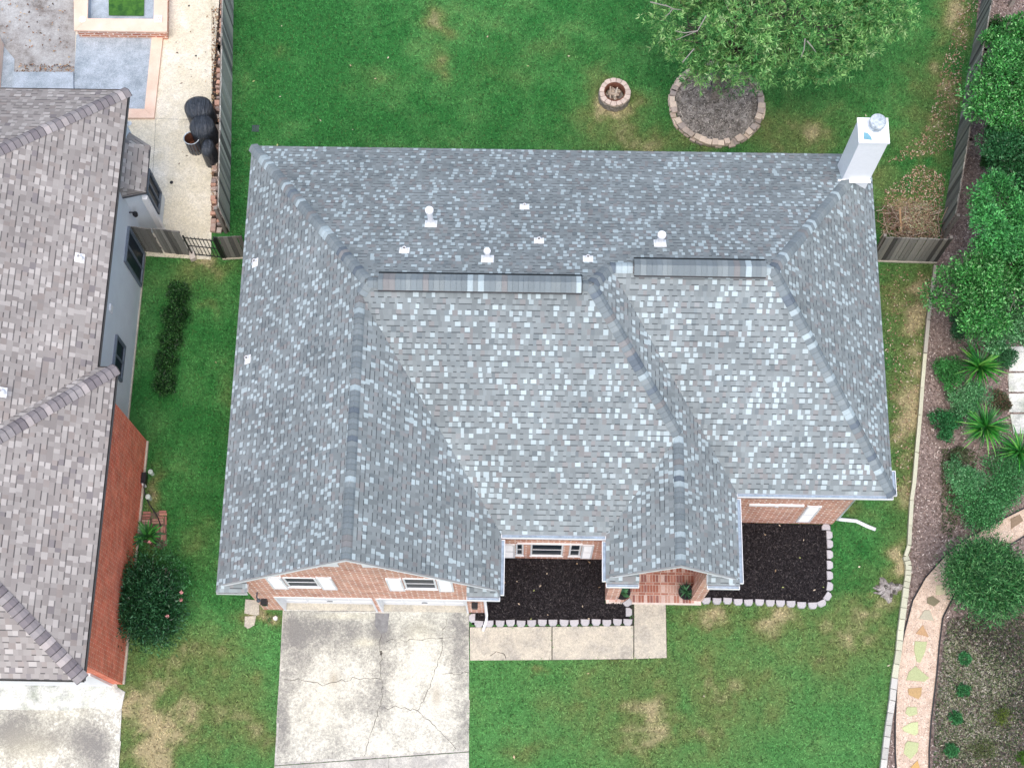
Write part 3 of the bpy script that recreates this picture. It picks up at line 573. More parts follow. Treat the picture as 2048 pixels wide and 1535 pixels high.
def stain_grid(name, poly, z, m, blobs, res=.07):
    P = np.array(poly); lo, hi = P.min(0), P.max(0); nx, ny = int((hi[0]-lo[0])/res), int((hi[1]-lo[1])/res); gx, gy = np.meshgrid(np.linspace(lo[0], hi[0], nx), np.linspace(lo[1], hi[1], ny)); Q = np.stack([gx.ravel(), gy.ravel()], 1)
    q = np.concatenate([Q, np.zeros((len(Q), 1))], 1)-np.array(O); w_ = q@np.array(AF); px = 1024+F_PX*(q@np.array(AR))/w_; py = 767.5-F_PX*(q@np.array(AU))/w_
    col = np.zeros((len(Q), 3)); col[:, 0] = .16
    for ch, x, y, rx, ry, s_ in blobs: d = s_*np.exp(-(((px-x)/rx)**2+((py-y)/ry)**2)); col[:, ch] = col[:, ch]+d
    idx = np.arange(nx*ny).reshape(ny, nx); F4 = np.stack([idx[:-1, :-1], idx[:-1, 1:], idx[1:, 1:], idx[1:, :-1]], -1).reshape(-1, 4)
    cen = Q[F4].mean(1); F4 = F4[inpoly(cen, poly)]; me = bpy.data.meshes.new(name); me.from_pydata(np.concatenate([Q, np.full((len(Q), 1), z)], 1).tolist(), [], F4.tolist())
    return finish(me, name, MT[m], None, (0, 0, 0), np.clip(col, 0, 1), kind='structure')
inset = G2([(567.5,1223),(553.5,1480),(550.5,1526),(937,1498.5),(937,1223)])
stain_grid('driveway', inset, .0315, 'conc2', [(0,640,1262,110,34,.55),(0,765,1260,20,30,.5),(0,760,1350,18,75,.3),(0,920,1280,26,90,.45),(0,590,1310,30,90,.35),(0,565,1450,16,60,.5),(0,930,1450,12,60,.3),(0,750,1440,18,50,.22),(0,840,1258,40,18,.3),(0,700,1410,40,30,.2),
  (0,840,1390,42,70,-.6),(0,790,1470,60,30,-.5),(0,660,1400,50,60,-.25),(1,667,1358,9,16,.7),(1,873,1392,8,20,.6),(2,730,1285,22,8,.8),(2,840,1262,30,24,.5),(2,640,1420,50,50,.3),(2,690,1232,60,5,.8)])
stain_grid('driveway', G2([(-58,1420),(243,1417),(233,1635),(-58,1635)]), .0465, 'stain2', [(0,35,1450,50,40,.55),(0,190,1500,30,40,.6),(0,60,1480,80,22,.35),(0,150,1470,50,30,.3),(0,170,1397,40,10,.5),(2,60,1500,70,40,.6),(2,120,1420,60,20,.4)])
sheet('walk_bed', [(939,1253),(939.5,1320),(1267,1318),(1334,1315),(1332,1203),(1262,1203),(1262,1249)], .022, plain('joint_soil', (.05,.05,.04), .95, .1), .0)
# cracks in the driveway: thin irregular strips of dark filler
def crack(pts, w_=.018, z=.0345, name='crack', wob=.03):
    P = [g(*p) for p in pts]; Q = []
    for a, b in zip(P, P[1:]):
        n = max(2, int((b-a).length/.12))
        for i in range(n): q = a.lerp(b, i/n); Q.append(Vector((q.x+random.gauss(0, wob), q.y+random.gauss(0, wob), z)))
    Q.append(Vector((P[-1].x, P[-1].y, z))); o = MB()
    for a, b in zip(Q, Q[1:]):
        d = (b-a).normalized(); p = Vector((-d.y, d.x, 0)); wa, wb2 = w_*random.uniform(.3, 1)/2, w_*random.uniform(.3, 1)/2
        o.add([a-p*wa, b-p*wb2, b+p*wb2, a+p*wa], [(0, 1, 2, 3)])
    o.build(name, MT['patch'], None, kind='structure')
for pts in ([(764,1260),(762,1300),(763,1400),(760,1412),(745,1460),(728,1512)], [(760,1412),(800,1416),(836,1422),(870,1450),(912,1497)], [(836,1424),(858,1375),(875,1330),(885,1290)],
            [(568,1358),(600,1358),(645,1370),(700,1360),(720,1355),(762,1358)], [(775,1280),(830,1277),(885,1275)], [(886,1346),(938,1345)], [(885,1290),(892,1235)]): crack(pts, .018)
crack([(762,1300),(762,1310)], .07, .036, wob=.01); crack([(980,1310),(992,1302),(1008,1306),(1012,1317)], .03, .036, wob=.01)
for pts in ([(751,1226),(779,1226),(775,1262),(764,1268),(750,1252)],): sheet('old_repair', pts, .0345, plain('grey_mortar', (.22,.22,.22), .95, .1, 0, .25), .031)
# expansion joints
for a, b in (((549,1530), (938,1502)), ((778,1513), (777,1600)), ((568,1222), (938,1222))): crack([a, b], .014, .0335, 'joint', .002)
# side slabs by the garage
for i, pl in enumerate([[(491,1198),(519,1200),(519,1228),(514,1231),(489,1226)], [(490,1232),(513,1231),(509,1250),(496,1257),(489,1252)]]):
    o = MB(); o.prism(G2(pl), 0, .05, .012); o.cur = (1, 1, 1); o.build('stepping_stone', MT['walk'], None, ['larger tan flagstone beside the left corner of the garage', 'smaller pinkish flagstone below the other at the left corner of the garage'][i], 'stepping stone', 'flagstones beside the garage')
# right side mulch bed
MULCH = [(1880,476),(1871,528),(1856,640),(1840,830),(1823,1000),(1818,1100),(1812,1160),(1797,1300),(1784,1400),(1769,1535),(1766,1600),(2200,1600),(2200,-60),(1962,-60),(1948,100),(1925,220),(1905,330)]
MB_, MULP = sheet('mulch_bed', MULCH, .02, 'mulch')
PL_ = [(1795,1600),(1790,1500),(1790,1440),(1795,1330),(1808,1265),(1825,1200),(1850,1155),(1890,1110),(1935,1075),(2000,1040),(2110,985)]
PR_ = [(2150,1020),(2048,1072),(1990,1108),(1925,1160),(1900,1205),(1885,1235),(1878,1290),(1873,1350),(1862,1440),(1858,1500),(1858,1600)]
GPth, GPP = sheet('garden_path', PL_+PR_, .035, 'gravel')
for pts in (PL_, PR_):
    o = MB(); P = [g(x, y, .04) for x, y in pts]
    for a, b in zip(P, P[1:]): o.obox(a, b, .035, .0, .085)
    o.build('path_edging', MT['black'], None, 'thin black edging strip along the %s side of the gravel garden path' % ('left' if pts is PL_ else 'right'), 'edging strip', 'black strips edging the garden path')
# soil inside tree ring
RC = g(1433, 210); RR = 1.40
SO, SOP = sheet('bare_soil', [(RC.x+(RR-.08)*math.cos(a), RC.y+(RR-.08)*math.sin(a)*1.0) for a in np.linspace(0, 2*math.pi, 40)[:-1]], .05, 'soil', world=True)
sheet('brick_paving', [(283,1028),(333,1020),(334,1090),(322,1098),(280,1080)], .02, plain('paver_sand', (.16,.11,.09), .95))

# ================================================================== GRASS BLADES (uncountable)
LAWN = G2([(471,-60),(462,300),(459,462),(450,515),(289,507),(258,795),(298,882),(240,1372),(250,1382),(244,1415),(232,1600),(1768,1600),(1782,1400),(1797,1300),(1812,1160),(1818,1100),(1840,830),(1871,528),(1873,490),(1903,330),(1932,153),(1966,-60)])
EXC = [DWP, DW2P, W1P, W2P, W3P, BLP, BRP, SOP, [(-7.2, 19.05), (8.92, 19.05), (8.92, 9.86), (5.13, 9.86), (5.13, 7.5), (2.4, 7.5), (2.4, 8.72), (-.98, 8.72), (-.98, 7.14), (-7.2, 7.14)]]
def blades(n, seed):
    r = np.random.default_rng(seed); P = in_poly_pts(LAWN, n, r)
    for e_ in EXC: P = P[~inpoly(P, e_)]
    d, nn, px, py = wear(P); P = P[r.random(len(P)) > np.clip(d-.45, 0, 1)*.9]; m = len(P); c = lawn_col(P)*r.uniform(.4, 1.7, (m, 1))
    yl = r.random(m) < .08; c[yl] = c[yl]*.6+np.array((.10,.13,.04))*.5
    a = r.uniform(0, 2*np.pi, m); ln = r.uniform(.04, .11, m); h = r.uniform(.02, .065, m); wd = r.uniform(.009, .022, m)
    ca, sa = np.cos(a), np.sin(a); B = np.concatenate([P, np.full((m, 1), .0)], 1); S = np.stack([-sa*wd, ca*wd, np.zeros(m)], 1); T = np.stack([ca*ln, sa*ln, h], 1)
    return np.stack([B-S, B+S, B+T], 1).reshape(-1, 3), c
V, c = blades(330000, 5); np_mesh('grass', V, 3, c, MT['grass'], kind='stuff')

# loose chips on the mulch, fallen leaves (uncountable)
def scatter(name, polys, ns, cols, L, W_, z, tilt=.35, exc=(), seed=1, m='litter'):
    r = np.random.default_rng(seed); Ps = [in_poly_pts(p, n, r) for p, n in zip(polys, ns)]; P = np.vstack(Ps)
    for e_ in exc: P = P[~inpoly(P, e_)]
    n = len(P); Cn = np.concatenate([P, r.uniform(z[0], z[1], (n, 1))], 1); V = flat_leaf(Cn, r.uniform(*L, n), r.uniform(*W_, n), tilt, r)
    np_mesh(name, V, 4, pick(cols, n, .3, r), MT[m], kind='stuff')
scatter('mulch_chips', [BLP, BRP], [9000, 12000], [(.016,.014,.016)]*6+[(.045,.04,.043)]*4+[(.10,.09,.09)], (.03,.10), (.01,.03), (.062,.09), .5, seed=2)
scatter('mulch_chips', [BLP, BRP], [14, 16], [(.5,.42,.32), (.3,.22,.14), (.45,.5,.2)], (.05,.1), (.03,.05), (.09,.1), .3, seed=3)
scatter('mulch_chips', [MULP], [42000], [(.38,.29,.26), (.50,.41,.37), (.20,.145,.125), (.66,.58,.53), (.10,.07,.06), (.29,.21,.175)], (.03,.11), (.012,.035), (.022,.05), .5, exc=[GPP], seed=4)
scatter('soil_litter', [SOP], [2600], [(.38,.35,.32), (.14,.125,.11), (.06,.055,.05), (.52,.48,.44)], (.03,.12), (.01,.03), (.052,.08), .5, seed=6)
scatter('gravel_specks', [GPP], [9000], [(.72,.60,.50), (.50,.38,.30), (.36,.27,.2), (.8,.7,.6)], (.015,.04), (.012,.03), (.036,.045), .3, seed=7)
DRYB = G2([(1885,1290),(1895,1240),(2048,1200),(2110,1180),(2110,1600),(1862,1600),(1868,1420)])
scatter('leaf_litter', [DRYB], [9000], [(.22,.20,.18), (.10,.09,.08), (.13,.15,.09), (.18,.19,.13), (.34,.31,.29), (.07,.06,.055), (.12,.16,.08)], (.04,.11), (.02,.04), (.05,.12), .6, seed=8)
def drift(blobs, cols, seed, L=(.04,.12), W_=(.015,.03)):      # soft-edged drifts of litter
    r = np.random.default_rng(seed); P = np.vstack([np.stack([r.normal(g(x, y).x, rx/75*.6, n), r.normal(g(x, y).y, ry/70*.6, n)], 1) for x, y, rx, ry, n in blobs]); P = P[inpoly(P, DRYB)]; n = len(P)
    np_mesh('leaf_litter', flat_leaf(np.concatenate([P, r.uniform(.08, .16, (n, 1))], 1), r.uniform(*L, n), r.uniform(*W_, n), .6, r), 4, pick(cols, n, .3, r), MT['litter'], kind='stuff')
drift([(1935,1345,60,70,2600),(1950,1480,75,60,2600),(1900,1300,24,30,400),(2000,1370,40,50,1000),(1900,1420,30,60,700)], [(.36,.34,.25), (.28,.30,.18), (.45,.42,.35), (.16,.22,.10), (.22,.20,.15)], 81)
drift([(2025,1290,60,50,1500),(2035,1410,45,60,1300),(1950,1262,60,22,600),(1990,1500,50,30,500),(1990,1330,50,50,500)], [(.045,.04,.037), (.08,.072,.066), (.03,.027,.027), (.13,.12,.11), (.06,.10,.04)], 82)
BRN = G2([(1770,380),(1840,330),(1890,350),(1878,474),(1760,474)])
scatter('fallen_leaves', [G2([(1770,330),(1905,300),(1935,60),(1975,-20),(1925,-20),(1880,150),(1850,260)]), G2([(1760,540),(1866,540),(1822,1000),(1795,980),(1770,700)]), BRN], [900, 450, 1500],
        [(.42,.30,.20), (.30,.20,.13), (.50,.42,.32), (.22,.14,.09)], (.04,.11), (.02,.05), (.03,.07), .4, seed=9)
scatter('fallen_leaves', [LAWN], [70], [(.55,.50,.36), (.40,.45,.2), (.5,.38,.25)], (.05,.12), (.03,.06), (.05,.07), .2, exc=EXC, seed=10)

# ================================================================== EDGING STONES, SLABS
def irregular(c, sx, sy, rot, n=6, j=.18):
    P = []
    for i in range(n):
        a = 2*math.pi*(i+.5)/n+random.uniform(-.15, .15); r = 1+random.uniform(-j, j); x, y = sx*r*math.cos(a), sy*r*math.sin(a); P.append((c[0]+x*math.cos(rot)-y*math.sin(rot), c[1]+x*math.sin(rot)+y*math.cos(rot)))
    return P
def blockpoly(c, sx, sy, rot, j=.1):
    P = []
    for x, y in ((-sx, -sy), (sx, -sy), (sx, sy), (-sx, sy)):
        x *= 1+random.uniform(-j, j); y *= 1+random.uniform(-j, j); P.append((c[0]+x*math.cos(rot)-y*math.sin(rot), c[1]+x*math.sin(rot)+y*math.cos(rot)))
    return P
def stone(name, P, z0, z1_, col, label, cat, group, ch=.015, mt='stone'):
    o = MB(); o.cur = jit(col, .13); o.prism(P, z0, z1_, ch); return o.build(name, MT[mt], None, label, cat, group)
STC = [(.56,.46,.38), (.42,.35,.30), (.64,.53,.43), (.36,.31,.28), (.52,.43,.37)]
n = 44
for layer in range(2):
    for i in range(n):
        a = 2*math.pi*(i+layer*.5+random.uniform(-.15, .15))/n; rr = RR+random.uniform(-.03, .03)+(.03 if layer == 0 else 0); c = (RC.x+rr*math.cos(a), RC.y+rr*math.sin(a))
        if layer == 1 and random.random() < .12: continue
        stone('edging_stone', blockpoly(c, .085+.025*random.random(), .085+.03*random.random(), a, .16), .0+.1*layer, .1+.1*layer-.004, random.choice(STC),
              ['low tan block in the bottom course of the round stone ring under the tree', 'tan block in the top course of the round stone ring under the tree'][layer], 'edging stone', ['bottom course of the tree ring', 'top course of the tree ring'][layer])
# fire pit
PC = g(1228, 196); Rf = .49
fp = empty('fire_pit', (PC.x, PC.y, 0), 'round tan stone fire pit with a dark steel liner on the back lawn', 'fire pit')
for layer in range(4):
    n = 15
    for i in range(n):
        a0, a1 = 2*math.pi*(i+layer*.5)/n+.012, 2*math.pi*(i+1+layer*.5)/n-.012; ro = Rf+random.uniform(-.015, .015); ri = .33
        o = MB(); o.cur = jit((.56,.46,.40) if layer == 3 else (.24,.22,.20), .12)
        o.prism([(PC.x+r*math.cos(a), PC.y+r*math.sin(a)) for r, a in ((ri, a0), (ro, a0), (ro+.01, (a0+a1)/2), (ro, a1), (ri, a1))], layer*.1, layer*.1+.095, .012); o.build('ring_block', MT['stone'], fp)
o = MB(); o.lathe([(.335, 0.1), (.335, .405), (.32, .41), (.305, .405), (.305, .1)], PC, 28); o.build('steel_liner', MT['ember'], fp, smooth=True)
o = MB(); o.lathe([(0, .12), (.28, .11)], PC, 20); o.build('ash_bed', MT['soil'], fp)
for i in range(13):
    a = random.uniform(0, math.pi); r = random.uniform(-.14, .14); L = random.uniform(.14, .24); zc = .17+.018*i; c = Vector((PC.x+r*math.sin(a), PC.y-r*math.cos(a), zc)); d = Vector((math.cos(a), math.sin(a), random.uniform(-.15, .15)))*L
    if (Vector((c.x+d.x, c.y+d.y))-PC.xy).length > .26 or (Vector((c.x-d.x, c.y-d.y))-PC.xy).length > .26: d *= .65
    o = MB(); o.cur = random.choice([(.40,.32,.25), (.25,.18,.14), (.50,.44,.36)]); rr = random.uniform(.018, .035); o.tube([c-d, c+d*.1+Vector((0, 0, .01)), c+d], [rr, rr*1.1, rr*.8], 6)
    o.build('firewood_stick', MT['stone'], None, 'weathered stick of firewood lying inside the round stone fire pit', 'firewood', 'sticks piled in the fire pit')
# scalloped pale edging blocks
def scallop(px, py, rot, label, group, s_=1.0):
    c = g(px, py, .1); P = [(-.125, .09), (-.12, -.02), (-.07, -.085), (.07, -.085), (.12, -.02), (.125, .09)]
    ca, sa = math.cos(rot), math.sin(rot); P = [(c.x+(x*ca-y*sa)*s_, c.y+(x*sa+y*ca)*s_) for x, y in P]
    o = MB(); k_ = random.uniform(.93, 1.04); o.cur = (.475*k_, .465*k_, .48*k_); o.prism(P, 0, .13, .018); o.build('edging_block', MT['stone'], None, label, 'edging block', group)
lb = 'pale scalloped concrete block edging the black mulch bed between garage and porch'
for i in range(15): scallop(957+i*(1256-957)/14+random.uniform(-.7, .7), 1246-i*.15+random.uniform(-1, 1), random.uniform(-.07, .07), lb, 'blocks along the left mulch bed')
for px, py, r in ((944,1235,-math.pi/2), (1256,1205,math.pi*.2), (1258,1223,math.pi/2)): scallop(px, py, r, lb, 'blocks along the left mulch bed')
lb = 'pale scalloped concrete block edging the black mulch bed under the right wing'
for i in range(11): scallop(1413+i*(1625-1413)/10+random.uniform(-.7, .7), 1200+i*.95+random.uniform(-1, 1), random.uniform(-.07, .07)+.03, lb, 'blocks along the right mulch bed')
for px, py, r in ((1644,1206,.45), (1656,1192,.95), (1660,1172,1.4), (1660,1150,math.pi/2), (1660,1129,math.pi/2), (1660,1108,math.pi/2), (1660,1087,math.pi/2), (1659,1069,math.pi/2), (1652,1053,math.pi)): scallop(px, py, r, lb, 'blocks along the right mulch bed')
# long pale boundary blocks
BD = [(1871,530),(1867,560),(1860,610),(1856,640),(1850,705),(1844,775),(1840,830),(1833,905),(1828,965),(1823,1000),(1820,1050),(1818,1090),(1811,1112),(1817,1130),(1816,1150),(1812,1175),(1807,1215),(1801,1260),(1797,1300),(1789,1355),(1784,1400),(1777,1450),(1771,1495),(1766,1540),(1760,1600)]
for i, (a, b) in enumerate(zip(BD, BD[1:])):
    A, B = g(*a, .1), g(*b, .1); n = 1 if i < 12 else 2
    for k_ in range(n):
        p, q = A.lerp(B, k_/n), A.lerp(B, (k_+1)/n); d = (q-p).normalized(); m_ = (p+q)/2; w_ = (.055 if i < 12 else .085)
        col = (.52,.52,.40) if i < 19 and i > 3 else ((.42,.40,.35) if i < 4 else (.50,.49,.45))
        P = blockpoly((m_.x, m_.y), (q-p).length/2-.006, w_, math.atan2(d.y, d.x), .05)
        stone('boundary_block', P, 0, .15+random.uniform(-.01, .01), col, 'long pale block in the upper half of the low border between lawn and mulch' if i < 12 else 'short pale block in the lower half of the low border between lawn and mulch', 'edging stone', 'border blocks beside the upper lawn strip' if i < 12 else 'border blocks beside the lower lawn', .012)
Z5 = lambda L: [(1700+x/2.868, 1000+y/2.868) for x, y in L]
FS = [([(440,560),(470,550),(515,580),(480,610),(438,590)], (.22,.20,.13), 'dark olive flagstone in the gravel path near the big round bush'), ([(425,630),(455,632),(480,692),(392,680)], (.46,.43,.33), 'grey tan flagstone just above the brown triangular one'),
 ([(415,715),(450,785),(375,765)], (.42,.27,.15), 'brown triangular flagstone in the gravel path'), ([(370,808),(440,812),(428,870),(400,932),(380,925),(365,860)], (.46,.50,.27), 'long pale green flagstone just below the brown triangle'),
 ([(372,950),(452,1018),(425,1040),(320,1030),(335,985)], (.46,.50,.27), 'widest pale green flagstone with a pointed top'), ([(330,1080),(410,1072),(405,1120),(390,1140),(335,1115)], (.52,.35,.17), 'orange flagstone between the pale green ones'),
 ([(325,1185),(380,1185),(385,1225),(340,1240),(315,1220)], (.46,.50,.27), 'smallest pale green rounded flagstone below the orange one'), ([(295,1305),(345,1275),(388,1270),(388,1335),(370,1348),(310,1325)], (.46,.50,.27), 'pale green flagstone pointing left in the gravel path'),
 ([(330,1380),(392,1390),(385,1440),(345,1485),(305,1450),(315,1395)], (.46,.50,.27), 'yellowish green flagstone second from the bottom of the path'), ([(345,1530),(385,1490),(398,1535),(395,1560),(350,1560)], (.54,.34,.13), 'orange flagstone cut by the bottom edge of the picture'),
 ([(490,490),(535,480),(545,540),(490,545)], (.50,.46,.30), 'sandy flagstone half under the big round bush'), ([(918,108),(970,82),(992,118),(922,168)], (.30,.22,.15), 'dark brown flagstone in the path above the big round bush')]
for P, col, lb in FS: stone('stepping_stone', G2(Z5(P)), .02, .058, col, lb, 'stepping stone', 'flagstones set in the garden path', .008)
for i, (ya, yb, xl) in enumerate(((694,704,2018), (705,743,2016), (747,784,2015), (788,825,2016), (829,868,2019))):
    o = MB(); o.prism(G2([(xl,ya),(2080,ya-1),(2082,yb),(xl+(7 if i == 4 else 1),yb)]), 0, .07, .012); o.build('paving_slab', MT['stain'], None, ['grey slab mostly hidden under the shrub at the top of the right edge row', 'grey slab second from the top in the right edge row', 'grey slab in the middle of the right edge row', 'grey slab second from the bottom in the right edge row', 'grey slab at the bottom of the right edge row beside the strap plants'][i], 'paving slab', 'grey slabs at the right edge')
# brick pad by the red wall
Z6 = lambda x, y: (240+x/7.675, 920+y/7.675)
def pad_brick(x0, y0, x1_, y1_, col): stone('paving_brick', G2([Z6(x0, y0), Z6(x1_, y0), Z6(x1_, y1_), Z6(x0, y1_)]), .015, .05, col, 'reddish brick laid in the small pad beside the red wall', 'brick', 'bricks of the small pad', .006)
RB = [(.40,.20,.15), (.46,.27,.21), (.34,.16,.13), (.50,.34,.28)]
for y0, x0, x1_ in ((790,355,475), (835,350,475), (878,345,465), (920,340,465), (960,335,465), (1003,330,480), (905,500,670), (945,500,670), (1015,510,610), (1050,505,610), (1085,505,610), (1125,520,605), (1165,530,600), (775,605,715), (815,610,725), (862,570,680)): pad_brick(x0, y0, x1_, y0+33, random.choice(RB))
for x0, y0, y1_ in ((630,1015,1115), (668,1015,1115), (635,1130,1220), (672,1130,1235), (690,865,990)): pad_brick(x0, y0, x0+32, y1_, random.choice(RB))
o = MB()
for k_, (px, py, r, lb) in enumerate(((301,943,.065,'upper pale green round lid beside the red brick wall'), (296,993,.07,'lower pale green round lid beside the brick pad'), (287,968,.045,'small white round cap between the two pale green lids'))):
    c = g(px, py, .25); o = MB(); o.lathe([(r*.9, -.25), (r*.9, 0), (r*1.1, 0), (r*1.1, .03), (r*.9, .045), (0, .05)], c, 18); o.build('pipe_cap', plain('pale_green_lid', (.50,.60,.54), .5) if k_ < 2 else MT['white'], None, lb, 'pipe cap')
o = MB(); o.tube([g(289,950,.3), g(288,975,.35), g(290,990,.3), g(300,1010,.1), g(316,1035,.06), g(322,1052,.05)], .018, 6); o.build('garden_hose', MT['black'], None, 'thin dark hose trailing from the red wall over the brick pad', 'hose')
# dark grey meter box on the wall foot
o = MB(); c = g(289, 958, .0); o.box(-10.93, -10.83, c.y-.2, c.y+.1, .05, .35); o.box(-10.94, -10.81, c.y-.21, c.y+.11, .35, .37); o.build('meter_box', MT['black'], None, 'black utility box at the foot of the red brick wall', 'utility box')
# drain grate, stake, stone at gate
o = MB(); c = g(511, 257, .02)
for i in range(4): o.box(c.x-.10+i*.055, c.x-.065+i*.055, c.y-.09, c.y+.09, 0, .035)
o.box(c.x-.12, c.x+.12, c.y-.11, c.y-.09, 0, .03); o.box(c.x-.12, c.x+.12, c.y+.09, c.y+.11, 0, .03); o.build('drain_grate', MT['dgrey'], None, 'small grey slotted drain grate in the back lawn near the left fence', 'drain grate')
o = MB(); a, b = g(1803, 472, .1), g(1800, 416, .95); o.tube([a, b], [.035, .03], 4); o.build('wooden_stake', MT['timber'], None, 'pale timber stake leaning over the brush pile behind the fence', 'stake')
stone('concrete_block', G2([(380,508),(390,506),(394,520),(383,524)]), 0, .2, (.50,.45,.40), 'tan concrete block on the grass below the iron gate', 'block', None, .012)
stone('white_rock', irregular(g(551,1236).xy, .08, .07, 0), 0, .09, (.72,.70,.66), 'small white rock by the garage corner beside the driveway', 'rock', None, .02)

# ================================================================== FENCES
WOODC = [(.23,.225,.205), (.30,.29,.265), (.17,.165,.155), (.36,.35,.32), (.11,.105,.10), (.26,.25,.22)]
def fence(a, b, H, side, label, pw=.135, posts=True, tint=1.0, rail_front=False, dark=0):
    """board fence from a to b in plan; side=+1/-1: on which side of the boards the rails and posts are"""
    a, b = Vector(a[:2]), Vector(b[:2]); d = (b-a); L = d.length; d.normalize(); p = Vector((-d.y, d.x)); f = empty('wooden_fence', (a.x, a.y, 0), label, 'fence')
    o = MB(); n = max(1, round(L/pw)); w_ = L/n
    for i in range(n):
        s0, s1 = a+d*(i*w_+.005), a+d*((i+1)*w_-.005); h = H+random.uniform(-.03, .03); off = p*random.uniform(-.006, .006); o.cur = jit([c*tint for c in random.choice(WOODC)], .22)
        q = [(s0+off-p*.01), (s1+off-p*.01), (s1+off+p*.01), (s0+off+p*.01)]; lean = random.uniform(-.012, .012)
        vs = [(v.x, v.y, .03) for v in q]+[(v.x+d.x*lean, v.y+d.y*lean, h) for v in q]
        o.add(vs, [(3, 2, 1, 0), (4, 5, 6, 7), (0, 1, 5, 4), (1, 2, 6, 5), (2, 3, 7, 6), (3, 0, 4, 7)])
    o.build('board_panel', MT['fence'], f)
    for z in (.3, H*.55, H-.18):
        o = MB(); o.cur = (.20, .18, .16); o.obox(a+p*side*.035, b+p*side*.035, .04, z, z+.085); o.build('rail', MT['fence'], f)
    if posts:
        m = max(1, round(L/2.4))
        for i in range(m+1):
            c = a+d*(L*i/m)+p*side*.10; o = MB(); o.cur = (.24, .22, .2); o.box(c.x-.045, c.x+.045, c.y-.045, c.y+.045, 0, H-.06); o.build('post', MT['fence'], f)
    return f
rf = [g(1880,474), g(1905,328), g(1934,153), g(1963,0), g(1975,-70)]
for i, lb in enumerate(('grey board fence panel nearest the corner beside the brush pile on the right', 'grey board fence panel on the right just above the one by the brush pile', 'grey board fence panel on the right, below the topmost one', 'grey board fence panel on the right running out of the top of the picture')):
    fence(rf[i], rf[i+1], 1.7, -1, lb)
a = g(1745, 521); b = g(1873, 525); fence(a, b, 1.72, 1, 'grey board fence joining the house to the right side fence below the brush pile', .125, tint=.85)
o = MB(); o.cur = (.45,.42,.36); o.obox(a-Vector((0, .03, 0)), b-Vector((0, .03, 0)), .04, 0, .07); o.build('kick_board', MT['fence'], None, 'pale kick board along the foot of the fence joining house and right side fence', 'board')
lf = [g(459,464), g(462,300), g(464.5,150), g(467,0), g(468,-70)]
for i, lb in enumerate(('weathered board fence panel behind the iron gate on the left of the back lawn', 'weathered board fence panel beside the covered grills', 'weathered board fence panel left of the back lawn, level with the empty pool', 'weathered board fence panel at the top edge, left of the back lawn')):
    fence(lf[i], lf[i+1], 1.8, 1, lb, .14, tint=1.5)
fence(g(287,503), g(327,507), 1.82, 1, 'short dark weathered fence section against the grey wall', .12, False, .62)
fence(g(330,506), g(382,511), 1.78, 1, 'weathered fence section between the grey wall piece and the iron gate', .12, False, .72)
fence(g(446,517), g(500,514), 1.55, 1, 'weathered fence section between the iron gate and the blue-grey roofed house', .13, False, .62)
o = MB(); o.cur = (.45,.42,.33); o.obox(g(446,519), g(500,516), .04, 0, .06); o.build('kick_board', MT['fence'], None, 'thin pale board at the foot of the fence right of the iron gate', 'board')
# iron gate
ga, gb = g(386,511), g(445,517); ga.z = gb.z = 0; gt = empty('iron_gate', ga, 'black iron bar gate set in the left fence', 'gate')
d = (gb-ga).normalized()
o = MB()
for z in (.12, .75, 1.32): o.tube([ga+Vector((0, 0, z)), gb+Vector((0, 0, z))], .018, 6)
for t in (0, 1): p = ga.lerp(gb, t); o.tube([p+Vector((0, 0, .05)), p+Vector((0, 0, 1.45))], .03, 6)
o.build('gate_frame', MT['black'], gt)
for i in range(1, 8): p = ga.lerp(gb, i/8); o = MB(); o.tube([p+Vector((0, 0, .1)), p+Vector((0, 0, 1.42))], .012, 6); o.build('bar', MT['black'], gt)
for k_ in (.04, .1): p = gb+d*k_; o = MB(); o.tube([p, p+Vector((0, 0, 1.6))], .028, 6); o.build('gate_post', MT['black'], gt)

# ================================================================== NEIGHBOUR HOUSE
nb = empty('brick_house', (-14, 12, 0), 'left neighbour house with the mauve-grey shingle roof, red brick front and grey rear wall', 'house')
ZN = 4.6; M_ = .6; xm = -11.27; yN = 20.97; xw = -10.76; yw = 12.70; yS = 4.53; xWst = -20
ym = (yw+yS)/2; hw = yw-ym
def mz(x): return ZN+M_*(xm-x)
r_ = MB(); rx = -15.6
r_.poly([(xm, yN, ZN), (xWst, yN, ZN), (rx-.1, yN-(xm-rx), mz(rx)), (rx, yN-(xm-rx), mz(rx))])
r_.poly([(xm, yw, ZN), (xm, yN, ZN), (rx, yN-(xm-rx), mz(rx)), (rx, ym, mz(rx)), (xm-hw, ym, mz(xm-hw))])
r_.poly([(xw, yw, ZN), (xm, yw, ZN), (xm-hw, ym, ZN+M_*hw), (xw-hw, ym, ZN+M_*hw)])
r_.poly([(xw, yS, ZN), (xw, yw, ZN), (xw-hw, ym, ZN+M_*hw)])
r_.poly([(xWst, yS, ZN), (xw, yS, ZN), (xw-hw, ym, ZN+M_*hw), (xWst, ym, ZN+M_*hw)])
r_.poly([(xWst, yN-(xm-rx), mz(rx)), (rx, yN-(xm-rx), mz(rx)), (rx, ym, mz(rx)), (xWst, ym, mz(rx))][::-1])
nroof = r_.build('roof', MT['roof2'], nb)
NC = [(.24,.22,.225)]*4+[(.30,.28,.28)]*3+[(.42,.38,.37)]*3+[(.20,.18,.19)]*2
nE = (M_, 0, 1); nN = (0, M_, 1); nS = (0, -M_, 1)
